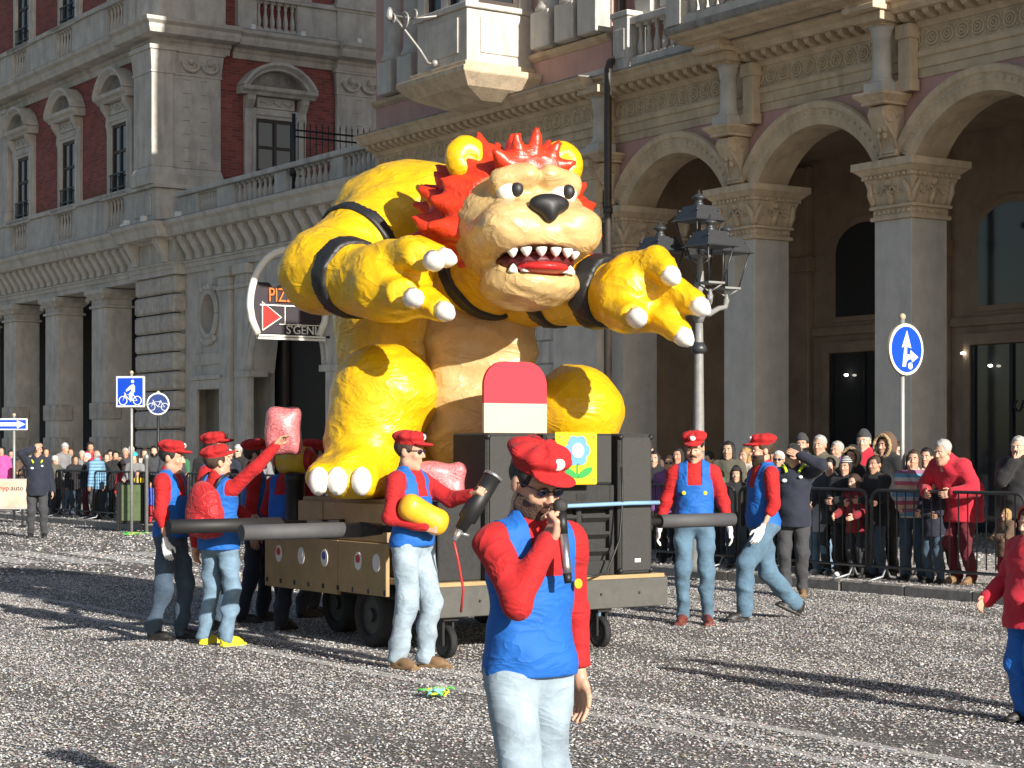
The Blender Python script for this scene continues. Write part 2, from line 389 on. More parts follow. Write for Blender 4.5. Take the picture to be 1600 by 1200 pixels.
shelf_me = MB().box(-.24, .24, -.46, .09, 7.055, 7.1).frust(-.24, .24, -.46, .09, 7.1, -.33, .33, -.55, .09, 7.18).box(-.34, .34, -.56, .09, 7.18, 7.23).mesh('shelf', .005)
coln_me = MB().box(-.2, .2, -.44, -.04, 7.235, 7.4).lathe([(.19, 7.4), (.2, 7.43), (.17, 7.46), (.155, 7.5), (.14, 8.06), (.165, 8.08), (.15, 8.1), (.17, 8.2), (.22, 8.28)], 0, -.24, 16).mesh('colonnette')
abac_me = MB().box(-.2, .2, -.44, -.03, 8.28, 8.33).box(-.3, .3, -.58, -.02, 8.33, 8.47).mesh('abacus', .006)
pil_me = MB().box(-.13, .13, -.12, .06, 7.235, 8.28).box(-.16, .16, -.15, .06, 7.235, 7.42).box(-.16, .16, -.16, .06, 8.06, 8.28).mesh('pilaster', .005)
for i, x in enumerate(XS):
    xc = x - PW / 2
    link('console', cons_me, STONE_W, AB, loc=(xc, 0, 0)); link('shelf', shelf_me, STONE_W, AB, loc=(xc, 0, 0))
    cn = link('colonnette', coln_me, STONE_G, AB, loc=(xc, 0, 0)); link('abacus', abac_me, STONE_W, cn)
    if x > -7: link('pilaster', pil_me, STONE_W, AB, loc=(xc + .36, 0, 0))
    if i + 1 < len(XS):
        mx = x + PITCH / 2 - PW / 2
        for nm, me, mm in (('spandrel', span_me, PINK), ('soffit', soff_me, STONE_W), ('archivolt', av_me, STONE_W)): link(nm, me, mm, AB, loc=(mx, 0, 0))
# ---- entablature over the arches, x from -7.75 to 30
def entablature(x0, x1, yo, mat_fr=STONE_W):
    e = P('architrave', MB().ext(moulding([(.02, 7.44), (.02, 7.58), (.05, 7.59), (.05, 7.74), (.09, 7.76), (.1, 7.84), (.03, 7.86)], yo + .1, .5), x0, x1), STONE_W, AB)
    fr = P('frieze', B(x0, x1, yo + .08, yo + .6, 7.86, 8.22), STONE_W, AB)
    P('cornice', MB().ext(moulding([(.05, 8.22), (.08, 8.26), (.12, 8.3), (.14, 8.42), (.42, 8.43), (.5, 8.5), (.5, 8.56), (.58, 8.6), (.58, 8.63)], yo + .1, .5), x0, x1), STONE_W, AB)
    P('cornice_weathering', MB().ext([(yo - .49, 8.634), (yo - .49, 8.655), (yo + .3, 8.7), (yo + .3, 8.634)], x0 - .01, x1 + .01), STONE_D, AB)
    return fr
ros_me = MB().ring((0, 0, 0), .115, .024, 'y', 16, 5).ring((0, -.005, 0), .06, .02, 'y', 12, 5).ball((0, -.012, 0), (.03, .025, .03), 7, 4).mesh('roundel')
leaf_me = MB().ball((0, 0, .1), (.022, .018, .045), 6, 4).ball((0, 0, -.1), (.022, .018, .045), 6, 4).ball((0, 0, 0), (.018, .018, .03), 6, 4).mesh('leaf_ornament')
mod_me = MB().ext([(.0, 8.3), (-.1, 8.3), (-.22, 8.34), (-.25, 8.38), (-.25, 8.428), (.0, 8.428)], -.06, .06).mesh('modillion', .006)
def dress(fr, x0, x1, yo):
    n = int((x1 - x0) / .3)
    for i in range(n):
        x = x0 + (i + .5) * (x1 - x0) / n
        link('roundel', ros_me, STONE_W, fr, loc=(x, yo + .075, 8.04)); link('leaf_ornament', leaf_me, STONE_W, fr, loc=(x + .15, yo + .078, 8.04))
    n = int((x1 - x0) / .25)
    for i in range(n): link('modillion', mod_me, STONE_W, AB, loc=(x0 + (i + .5) * (x1 - x0) / n, yo - .035, 0))
fr = entablature(-7.72, 30, 0)
for a, b in ((-7.7, -4.3), (-3.8, -.65), (-.1, 3.0)): dress(fr, a, b, 0)
# ---- projecting section x -16.2..-7.72
fr2 = entablature(-16.2, -7.722, -.3); dress(fr2, -16.1, -7.8, -.3)
P('wall', B(-16.2, -7.95, -.2, .6, .1, 7.44), STONE, AB)
blk = {}
zz = .12; row = 0
while zz < 5.0:              # ashlar blocks of the projecting section
    xx = -16.15 + (row % 2) * .45
    while xx < -9.3:
        link('ashlar_block', blk.setdefault(0, B(0, .88, -.05, 0, 0, .44).mesh('ashlar_block', .02)), STONE_B if random.random() < .0 else STONE, AB, loc=(xx, -.2 + random.uniform(-.006, .006), zz)); xx += .9
    zz += .46; row += 1
pilx = -8.15
P('pilaster', MB().box(-9.15, -7.73, -.34, -.21, .1, 6.2), STONE, AB, bevel=.01)
P('pilaster_capital', MB().box(-9.2, -7.725, -.4, -.2, 6.2, 6.3).box(-9.17, -7.728, -.36, -.2, 6.3, 6.75).frust(-9.2, -7.725, -.38, -.2, 6.75, -9.35, -7.72, -.55, -.2, 6.95).box(-9.37, -7.71, -.58, -.2, 6.95, 7.1), STONE_W, AB, bevel=.008)
# ---- upper storey
HT = 26
P('upper_wall', B(-7.45, 30, .1, .7, 8.64, HT), PINK, AB)
P('upper_wall', B(-16.2, -7.452, -.2, .6, 8.64, HT), PINK, AB)
P('gable_wall', B(-16.195, -7.95, .62, 9, 7.46, HT - .01), PINK, AB); P('rear_mass', B(-7.9, 30, .72, 9, 7.6, HT - .01), PINK, AB)
P('string_course', MB().ext(moulding([(.02, 9.32), (.1, 9.38), (.14, 9.45), (.04, 9.47)], -.2), -16.25, -7.44), STONE_W, AB)
P('base_course', MB().ext(moulding([(.1, 8.66), (.1, 8.74), (.03, 8.84)], -.2), -16.22, -7.445), STONE, AB)
P('string_course', MB().ext(moulding([(.02, 9.55), (.08, 9.6), (.1, 9.66), (.02, 9.68)], .1), -7.44, -5.0), STONE_W, AB)
ped_me = MB().box(-.3, .3, -.34, .1, 9.48, 10.2).mesh('pedestal', .02)
shaft_me = MB().lathe([(.29, 10.2), (.3, 10.26), (.26, 10.33), (.235, 10.42), (.235, 13.2), (.2, 14.6)], 0, -.06, 20).mesh('engaged_column')
for x in (-15.3, -14.45, -9.35, -8.55, -7.8):
    link('pedestal', ped_me, STONE, AB, loc=(x, -.2, 0)); link('engaged_column', shaft_me, STONE, AB, loc=(x, -.2, 0))
# downpipe
P('downpipe', MB().tube([(-7.3, -.08, HT - .1), (-7.3, -.08, 9.15), (-7.22, -.2, 9.0), (-7.05, -.55, 8.8), (-7.02, -.62, 8.65), (-7.02, -.62, .2)], .075, 10), PIPE, AB)
for z in (2.5, 4.6, 6.0, 10.5): P('pipe_collar', MB().lathe([(.095, 0), (.095, .12)], 0, 0, 10), PIPE, AB, loc=(-7.02 if z < 8 else -7.3, -.62 if z < 8 else -.08, z))
# window in the pink wall between downpipe and balcony
def tall_window(par, x0, x1, z0, z1, yw, proud=.12, fr_m=STONE):
    w_ = P('window', MB().box(x0 - .2, x0, yw - proud, yw + .05, z0, z1 + .2).box(x1, x1 + .2, yw - proud, yw + .05, z0, z1 + .2).box(x0, x1, yw - proud, yw + .05, z1, z1 + .2), fr_m, par, bevel=.01)
    P('pane', B(x0 + .08, x1 - .08, yw - .05, yw - .02, z0 + .06, z1 - .08), PANE, w_)
    c = (x0 + x1) / 2
    P('sash', MB().box(x0, x0 + .08, yw - .07, yw - .01, z0, z1).box(x1 - .08, x1, yw - .07, yw - .01, z0, z1).box(c - .05, c + .05, yw - .075, yw - .01, z0, z1).box(x0 + .08, x1 - .08, yw - .07, yw - .01, z0, z0 + .08).box(x0 + .08, x1 - .08, yw - .07, yw - .01, z1 - .08, z1).box(x0 + .08, x1 - .08, yw - .068, yw - .01, (z0 * .35 + z1 * .65), (z0 * .35 + z1 * .65) + .06), DARKWOOD, w_)
    return w_
tall_window(AB, -6.05, -5.15, 9.75, 12.8, .1)
P('engaged_column', MB().box(-6.85, -6.4, -.12, .1, 9.7, 10.0).lathe([(.2, 10.0), (.16, 10.1), (.16, 13)], -6.62, -.0, 14), STONE, AB)
tall_window(AB, -3.2, -1.6, 9.0, 12.8, .1); tall_window(AB, 1.0, 2.2, 9.4, 12.8, .1)
# ---- balcony with balustrade
def baluster_me(h, r=.075):
    return MB().box(-r, r, -r, r, 0, h * .08).lathe([(r * .6, h * .08), (r * .75, h * .12), (r * .95, h * .28), (r * .85, h * .38), (r * .5, h * .6), (r * .42, h * .74), (r * .7, h * .82), (r * .55, h * .86), (r * .8, h * .92)], 0, 0, 9).box(-r, r, -r, r, h * .92, h).mesh('baluster')
balu_me = baluster_me(.62)
def balustrade(par, x0, x1, y, z, me, pitch=.2, m=STONE, h=.62, along='x', wd=.16, posts=True):
    def bx(a, b, z0, z1, w_): return B(a, b, y - w_, y + w_, z0, z1) if along == 'x' else B(y - w_, y + w_, a, b, z0, z1)
    P('plinth', bx(x0, x1, z, z + .14, wd), m, par, bevel=.008)
    P('handrail', bx(x0, x1, z + .14 + h, z + .14 + h + .13, wd + .02), m, par, bevel=.02)
    n = max(1, int((x1 - x0) / pitch))
    for i in range(n):
        t = x0 + (i + .5) * (x1 - x0) / n
        link('baluster', me, m, par, loc=(t, y, z + .14) if along == 'x' else (y, t, z + .14))
balustrade(AB, -6.65, -4.75, -.22, 8.7, balu_me, .235)
P('pedestal', MB().box(-7.1, -6.65, -.45, .08, 8.66, 9.62).box(-7.02, -6.73, -.47, -.45, 8.86, 9.4).box(-7.14, -6.61, -.49, .08, 9.62, 9.72), STONE, AB, bevel=.012)
BX0, BX1 = -4.62, -.1
P('balcony_slab', MB().ext(moulding([(1.05, 8.66), (1.05, 8.72), (1.2, 8.74), (1.26, 8.78)], .1, .0), BX0, BX1), STONE_W, AB)
P('balcony_edge', MB().ext(moulding([(1.26, 8.782), (1.3, 8.82), (1.3, 8.9), (1.26, 8.92)], .1, 0.), BX0 - .04, BX1 + .04), STONE_D, AB)
for i in range(5): P('soffit_panel', MB().box(BX0 + .2 + i * .86, BX0 + .9 + i * .86, -.85, -.55, 8.645, 8.665), STONE_W, AB, bevel=.008)
balustrade(AB, BX0 + .4, BX1 - .4, -1.0, 8.922, balu_me, .24)
for x in (BX0 + .2, BX1 - .2): P('pedestal', MB().box(x - .2, x + .2, -1.2, -.8, 8.922, 9.9), STONE, AB, bevel=.012)
for y0 in (-.78,): 
    for x in (BX0 + .2, BX1 - .2): balustrade(AB, -.8, -.05, x, 8.922, balu_me, .24, along='y')
P('balcony_bracket', MB().box(-.75, -.05, -.78, -.02, 8.475, 8.56).box(-.72, -.08, -.75, -.02, 8.56, 8.655), STONE_W, AB, bevel=.01)
P('balcony_bracket', MB().box(-4.42, -3.72, -.78, -.02, 8.475, 8.56).box(-4.39, -3.75, -.75, -.02, 8.56, 8.655), STONE_W, AB, bevel=.01)
# ---- bay window (oriel)
ox0, ox1, oy0 = -11.9, -10.05, -1.75
P('oriel_base', MB().box(ox0 - .35, ox1 + .35, oy0 - .3, -.2, 8.94, 9.05).frust(ox0 - .1, ox1 + .1, oy0 - .05, -.2, 8.7, ox0 - .35, ox1 + .35, oy0 - .3, -.2, 8.94).box(ox0 - .15, ox1 + .1, oy0 - .1, -.2, 9.05, 9.2), STONE_W, AB, bevel=.01)
P('oriel_boss', MB().frust(ox0 + .25, ox1 - .25, -1.25, -.2, 8.52, ox0 - .1, ox1 + .1, oy0 - .05, -.2, 8.7), STONE_W, AB)
P('oriel_parapet', MB().box(ox0, ox1, oy0, -.2, 9.2, 10.25).box(ox0 + .3, ox1 - .3, oy0 - .03, oy0, 9.4, 10.1).box(ox1, ox1 + .03, oy0 + .3, -.55, 9.4, 10.1).box(ox0 - .07, ox1 + .07, oy0 - .07, -.2, 10.25, 10.36), STONE, AB, bevel=.012)
ori = P('oriel_window', MB().box(ox0, ox0 + .28, oy0, oy0 + .28, 10.36, 14).box(ox1 - .28, ox1, oy0, oy0 + .28, 10.36, 14).box(ox0, ox0 + .28, -.5, -.2, 10.36, 14).box(ox1 - .28, ox1, -.5, -.2, 10.36, 14).box(ox0 + .85, ox0 + 1.1, oy0 + .02, oy0 + .24, 10.36, 14).box(ox0, ox1, oy0, -.2, 14, 15), STONE, AB, bevel=.015)
P('pane', MB().box(ox0 + .28, ox1 - .28, oy0 + .14, oy0 + .16, 10.36, 14), PANE, ori); P('pane', MB().box(ox1 - .16, ox1 - .14, oy0 + .28, -.5, 10.36, 14), PANE, ori)
P('sash', MB().box(ox1 - .2, ox1 - .1, oy0 + .28, oy0 + .38, 10.36, 14).box(ox1 - .2, ox1 - .1, -.6, -.5, 10.36, 14).box(ox1 - .2, ox1 - .1, oy0 + .38, -.6, 10.36, 10.48).box(ox0 + .28, ox0 + .36, oy0 + .1, oy0 + .2, 10.36, 14).box(ox0 + 1.1, ox0 + 1.18, oy0 + .1, oy0 + .2, 10.36, 14), DARKWOOD, ori)
# wrought lantern bracket on the oriel
lb = thing('lantern_bracket', 'ornate scrolled metal lamp bracket fixed to the bay window parapet', 'bracket', FW(ox0 + .5, oy0 - .05, 9.3), FROT)
WIRE = mat('pale_wrought_iron', (.34, .33, .31), .5, .2, 20, metal=.4)
pts = [(.35, 0, 0), (.2, -.12, .02), (.05, -.22, .3), (-.15, -.5, .75), (-.25, -.62, .95)]
P('arm', MB().tube(pts, .028, 7), WIRE, lb); P('stay', MB().tube([(.35, .0, .95), (.0, -.35, .92), (-.3, -.68, 1.0)], .022, 6), WIRE, lb)
for i, (a, b, r) in enumerate(((-.1, -.5, .16), (-.27, -.66, .09), (.1, -.38, .09))):
    P('scroll', MB().ring((a, b, .88 + .05 * i), r, .022, 'y', 14, 5), WIRE, lb)
P('socket', MB().lathe([(.05, .9), (.09, .96), (.06, 1.1), (.03, 1.16)], -.33, -.7, 8), WIRE, lb); P('wall_boss', MB().ball((.3, -.03, .02), .07), WIRE, lb)
# ---- arcade interior
BY = 4.6
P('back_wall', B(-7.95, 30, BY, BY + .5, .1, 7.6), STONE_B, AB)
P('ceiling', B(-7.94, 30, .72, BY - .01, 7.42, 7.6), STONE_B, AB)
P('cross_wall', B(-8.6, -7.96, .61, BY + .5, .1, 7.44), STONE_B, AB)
for k, x in enumerate(XS):
    xc = x - .1
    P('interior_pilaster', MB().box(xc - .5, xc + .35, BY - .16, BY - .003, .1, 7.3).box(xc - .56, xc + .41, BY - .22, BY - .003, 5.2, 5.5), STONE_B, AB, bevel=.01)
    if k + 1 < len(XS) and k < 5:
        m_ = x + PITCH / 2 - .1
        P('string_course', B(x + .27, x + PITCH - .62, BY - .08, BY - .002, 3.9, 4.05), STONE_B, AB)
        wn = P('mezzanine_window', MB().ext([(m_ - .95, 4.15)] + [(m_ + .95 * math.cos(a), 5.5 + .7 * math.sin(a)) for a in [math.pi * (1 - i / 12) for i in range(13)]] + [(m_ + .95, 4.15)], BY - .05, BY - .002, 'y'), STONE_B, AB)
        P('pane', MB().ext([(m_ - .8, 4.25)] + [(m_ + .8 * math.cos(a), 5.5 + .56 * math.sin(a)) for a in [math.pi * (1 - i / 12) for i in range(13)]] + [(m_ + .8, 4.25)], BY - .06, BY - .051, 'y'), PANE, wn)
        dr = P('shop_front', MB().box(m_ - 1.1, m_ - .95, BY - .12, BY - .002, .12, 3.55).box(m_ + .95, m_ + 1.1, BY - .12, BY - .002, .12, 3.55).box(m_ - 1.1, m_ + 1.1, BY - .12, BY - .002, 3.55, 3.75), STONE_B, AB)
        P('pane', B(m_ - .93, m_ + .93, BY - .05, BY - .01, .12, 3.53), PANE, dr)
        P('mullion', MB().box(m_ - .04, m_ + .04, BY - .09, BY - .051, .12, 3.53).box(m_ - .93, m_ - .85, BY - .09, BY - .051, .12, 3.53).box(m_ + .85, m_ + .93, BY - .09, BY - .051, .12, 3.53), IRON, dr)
# lit spotlights at the shop fronts
SPOT = emit('warm_spot', (1, .93, .8), 6)
for x, z in ((-3.0, 3.4), (-2.35, 3.15), (-.9, 3.3), (2.6, 3.3), (1.2, 3.25), (-6.0, 3.1)):
    s_ = tag(P('ceiling_spotlight', MB().ball((0, 0, 0), (.045, .045, .025), 10, 6), SPOT, loc=FW(x, BY - .16, z)), 'small lit round spotlight above a shop door under the arcade', 'spotlight', 'lit spotlights at the shop fronts')
SIGNW = mat('dark_sign_letters', (.01, .01, .011), .5, 0)
for x in (3.05, -1.55):
    t_ = link('shop_lettering', text_mesh('KAS', .3, .012), SIGNW, None); t_.matrix_world = Matrix.Translation(FW(x, BY - .24, 2.4)) @ Matrix.Rotation(FROT, 4, 'Z') @ Matrix.Rotation(R(90), 4, 'X')
    tag(t_, 'dark thin capital letters of a shop sign beside the far right door' if x > 0 else 'dark thin capital letters of a shop sign behind the middle pier', 'sign')
# ================================================================ BRICK BUILDING (left)
BB = thing('brick_building', 'red brick palazzo with pale stone pilasters, arched window pediments and colonnaded ground floor', 'building', P0, FROT)
CX = -28.45                       # corner x
XL = -58
# ---- ground-floor colonnade
colp_me = MB().box(0, 1.05, .0, .85, .1, 5.85).mesh('pier', .02)
colcap_me = MB().box(-.06, 1.11, -.06, .91, 5.85, 5.93).box(-.0, 1.05, .0, .85, 5.93, 6.1).frust(-.02, 1.07, -.02, .87, 6.1, -.16, 1.21, -.16, 1.0, 6.25).box(-.18, 1.23, -.18, 1.02, 6.25, 6.4).mesh('capital', .012)
band_me = MB().box(-.06, 1.11, -.06, .5, 0, .5).mesh('rusticated_band', .03)
vol_me = MB().tube([(-.1, -.08, 6.05), (-.16, -.08, 6.12), (-.08, -.08, 6.18), (-.02, -.08, 6.1)], .05, 6).mesh('volute')
for x in (-33.43, -37.25, -41.05, -44.85, -48.65):
    link('pier', colp_me, STONE, BB, loc=(x, 0, 0)); c = link('capital', colcap_me, STONE, BB, loc=(x, 0, 0)); link('volute', vol_me, STONE, c); link('volute', vol_me, STONE, c, loc=(1.15, 0, 0))
    for k in range(3): link('rusticated_band', band_me, STONE_R, BB, loc=(x, 0, .5 + k * 1.02))
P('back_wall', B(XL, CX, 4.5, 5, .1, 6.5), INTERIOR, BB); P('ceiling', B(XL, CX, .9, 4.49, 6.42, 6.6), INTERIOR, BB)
for x in (-32.2, -36, -39.8): 
    P('shop_front', MB().box(x - .9, x - .7, 4.38, 4.498, .12, 4).box(x + .7, x + .9, 4.38, 4.498, .12, 4).box(x - .9, x + .9, 4.38, 4.498, 4, 4.3), STONE_B, BB)
    P('pane', B(x - .7, x + .7, 4.44, 4.49, .12, 4), PANE, BB)
# ---- rusticated corner pier
zz = .1; k = 0
P('corner_core', B(-29.65, -27.05, .0, 1.2, .1, 6.5), STONE_D, BB)
while zz < 6.3:
    h = .49
    P('rusticated_block', B(-29.72, -28.0, -.22 + random.uniform(-.02, .02), .3, zz, zz + h), STONE_R, BB, bevel=.06)
    P('rusticated_block', B(-27.98, -27.02, -.22 + random.uniform(-.02, .02), .3, zz, zz + h), STONE_R, BB, bevel=.06)
    P('rusticated_block', B(-29.7, -29.2, .31, 1.15, zz, zz + h), STONE_R, BB, bevel=.06)
    zz += .53; k += 1
# ---- lower entablature, runs across corner and wing
def ent(x0, x1, yo):
    P('architrave', MB().ext(moulding([(.02, 6.42), (.02, 6.56), (.06, 6.57), (.06, 6.68), (.12, 6.7), (.12, 6.74)], yo, .8), x0, x1), STONE, BB)
    P('frieze', B(x0, x1, yo + .0, yo + .8, 6.74, 7.34), STONE, BB)
    P('cornice', MB().ext(moulding([(.08, 7.34), (.12, 7.4), (.5, 7.42), (.56, 7.55), (.56, 7.64), (.66, 7.72), (.68, 7.82)], yo, .8), x0, x1), STONE, BB)
    P('flashing', MB().ext([(yo - .66, 7.823), (yo - .66, 7.85), (yo + .4, 7.96), (yo + .4, 7.823)], x0, x1), LEAD, BB)
br_me = MB().ext([(.0, 6.76), (-.1, 6.76), (-.12, 6.9), (-.3, 7.2), (-.38, 7.3), (-.38, 7.415), (.0, 7.415)], -.13, .13).mesh('bracket', .012)
brf_me = MB().box(-.17, .17, -.04, 0, 6.9, 7.25).mesh('frieze_panel', .012)
def brackets(x0, x1, yo, pitch=.58):
    n = int((x1 - x0) / pitch)
    for i in range(n):
        x = x0 + (i + .5) * (x1 - x0) / n
        link('bracket', br_me, STONE, BB, loc=(x, yo, 0))
ent(XL, -29.9, .0); brackets(-47, -30.0, .0)
ent(-29.895, -26.9, -.25); brackets(-29.8, -29.0, -.25); brackets(-27.9, -27.0, -.25)
ent(-26.895, -16.22, .05); brackets(-26.8, -16.4, .05)
# ---- wing wall with oval niche, doorway and arched portal
def wall_with_holes(x0, x1, z0, z1, yf, yb, holes, nx=1):
    """holes: list of (xa, xb, za, zb, kind) kind rect / arch / oval : columns of quads"""
    m = MB(); xs = {x0, x1}
    for xa, xb, za, zb, kd in holes:
        n = 1 if kd == 'rect' else 20
        for i in range(n + 1): xs.add(xa + (xb - xa) * i / n)
    xs = sorted(xs)
    def solid(a, b, pa, pb, qa, qb):
        m.add([(a, yf, pa), (b, yf, pb), (b, yf, qb), (a, yf, qa), (a, yb, pa), (b, yb, pb), (b, yb, qb), (a, yb, qa)],
              [(0, 1, 2, 3), (7, 6, 5, 4), (0, 4, 5, 1), (3, 2, 6, 7)])
    for a, b in zip(xs[:-1], xs[1:]):
        mid = (a + b) / 2; segs = []; lo = (z0, z0)
        for xa, xb, za, zb, kd in sorted(holes, key=lambda h: h[2]):
            if xa < mid < xb:
                def rng_(x):
                    if kd == 'rect': return za, zb
                    c = (xa + xb) / 2; r = (xb - xa) / 2; s = math.sqrt(max(0, 1 - ((x - c) / r) ** 2))
                    if kd == 'arch': return za, zb - r + r * s
                    return (za + zb) / 2 - (zb - za) / 2 * s, (za + zb) / 2 + (zb - za) / 2 * s
                pa, qa = rng_(a); pb, qb = rng_(b)
                if max(pa - lo[0], pb - lo[1]) > 1e-4: solid(a, b, lo[0], lo[1], pa, pb)
                lo = (qa, qb)
        solid(a, b, lo[0], lo[1], z1, z1)
    for xx in (x0, x1): m.add([(xx, yf, z0), (xx, yb, z0), (xx, yb, z1), (xx, yf, z1)], [(0, 1, 2, 3)])
    return m
P('wing_wall', wall_with_holes(-27.0, -16.3, .1, 6.42, .1, .7, [(-25.95, -25.05, 4.72, 5.78, 'oval'), (-26.15, -24.75, .1, 3.25, 'rect'), (-22.9, -19.1, .1, 5.5, 'arch')]), STONE, BB)
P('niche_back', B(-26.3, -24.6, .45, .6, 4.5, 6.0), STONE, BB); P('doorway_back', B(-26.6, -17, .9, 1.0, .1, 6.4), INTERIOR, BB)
ovr = MB()
for s, r in ((1.12, .07), (1.3, .04)):
    pts = [(-25.5 + .45 * s * math.cos(a), .07, 5.25 + .53 * s * math.sin(a)) for a in [2 * math.pi * i / 24 for i in range(25)]]; ovr.tube(pts, r, 6)
for a in (-25.9, -25.7, -25.5, -25.3, -25.1): ovr.ball((a, .06, 4.58 - .1 * math.cos((a + 25.5) * 4)), (.11, .07, .09)).ball((a, .06, 5.92 + .06 * math.cos((a + 25.5) * 4)), (.1, .06, .08))
P('oval_frame', ovr, STONE, BB)
P('door_surround', MB().box(-26.4, -26.15, .02, .12, .1, 3.5).box(-24.75, -24.5, .02, .12, .1, 3.5).box(-26.15, -24.75, .02, .12, 3.25, 3.5).box(-26.5, -24.4, -.02, .12, 3.5, 3.62).box(-26.3, -24.6, .05, .12, 3.9, 4.2), STONE, BB, bevel=.012)
for x in (-24.35, -23.3, -18.6): P('wing_pilaster', MB().box(x - .3, x + .3, -.02, .098, .1, 5.8).box(x - .38, x + .38, -.08, .098, 5.8, 5.92).box(x - .33, x + .33, -.05, .098, 5.92, 6.15).box(x - .42, x + .42, -.12, .098, 6.15, 6.4), STONE, BB, bevel=.012)
for a_, b_ in ((-23.7, -22.85), (-19.15, -18.3)): P('impost', B(a_, b_, -.06, .5, 3.5, 3.66), STONE, BB, bevel=.01)
pa = MB()
for rr, yy, t in ((1.98, .05, .1), (2.2, .03, .08)):
    pa.tube([(-21 + rr * math.cos(a), yy, 3.6 + rr * math.sin(a)) for a in [math.pi * i / 24 for i in range(25)]], t, 6)
P('portal_archivolt', pa, STONE, BB)
P('portal_gate', MB().box(-22.5, -22.3, .72, .8, .1, 4.6).box(-19.7, -19.5, .72, .8, .1, 4.6).box(-22.5, -19.5, .72, .8, 4.6, 4.8), DARKWOOD, BB)
P('terrace_floor', B(-28.0, -16.25, .86, 9, 7.4, 7.9), LEAD, BB)
# terrace balustrade
bal2 = baluster_me(.5, .085)
def panel_balustrade(x0, x1, y, z, groups, H=.78, m=STONE, along='x', n=5):
    def bx(a, b, z0, z1, w0, w1): return B(a, b, y - w0, y + w1, z0, z1) if along == 'x' else B(y - w1, y + w0, a, b, z0, z1)
    P('parapet_base', bx(x0, x1, z, z + .15, .16, .16), m, BB, bevel=.01)
    P('parapet_rail', bx(x0, x1, z + H - .14, z + H, .2, .2), m, BB, bevel=.02)
    edges = [x0] + [e for g in groups for e in g] + [x1]
    for a, b in zip(edges[0::2], edges[1::2]):
        if b - a > .05: P('parapet_panel', bx(a, b, z + .15, z + H - .14, .12, .12), m, BB, bevel=.01)
    sc = (H - .29) / .5
    for a, b in groups:
        for i in range(n):
            t = a + (i + .5) * (b - a) / n
            link('baluster', bal2, m, BB, loc=(t, y, z + .15) if along == 'x' else (y, t, z + .15), sc=(1, 1, sc))
panel_balustrade(-27.7, -16.25, .3, 7.88, [(-26.4, -25.2), (-24.2, -21.9), (-21.3, -19.0), (-18.4, -16.5)], .85, n=8)
# iron railing on the terrace
ir = thing('iron_railing', 'dark iron spiked railing standing on the stone terrace', 'railing', FW(-21, .25, 7.95), FROT)
P('rail', MB().box(-.02, .02, 0, 2.7, .45, .49).box(-.02, .02, 0, 2.7, 1.42, 1.46).box(-.02, .02, 0, 2.7, 1.58, 1.62), IRON, ir)
bar_me = MB().tube([(0, 0, .2), (0, 0, 1.72)], .013, 5).lathe([(.022, 1.72), (.001, 1.86)], 0, 0, 5).mesh('bar')
for i in range(16): link('bar', bar_me, IRON, ir, loc=(0, .12 + i * .17, 0))
P('post', MB().tube([(0, 0, 0), (0, 0, 2.0)], .05, 8).lathe([(.09, .45), (.12, .6), (.05, .8)], 0, 0, 8), IRON, ir)
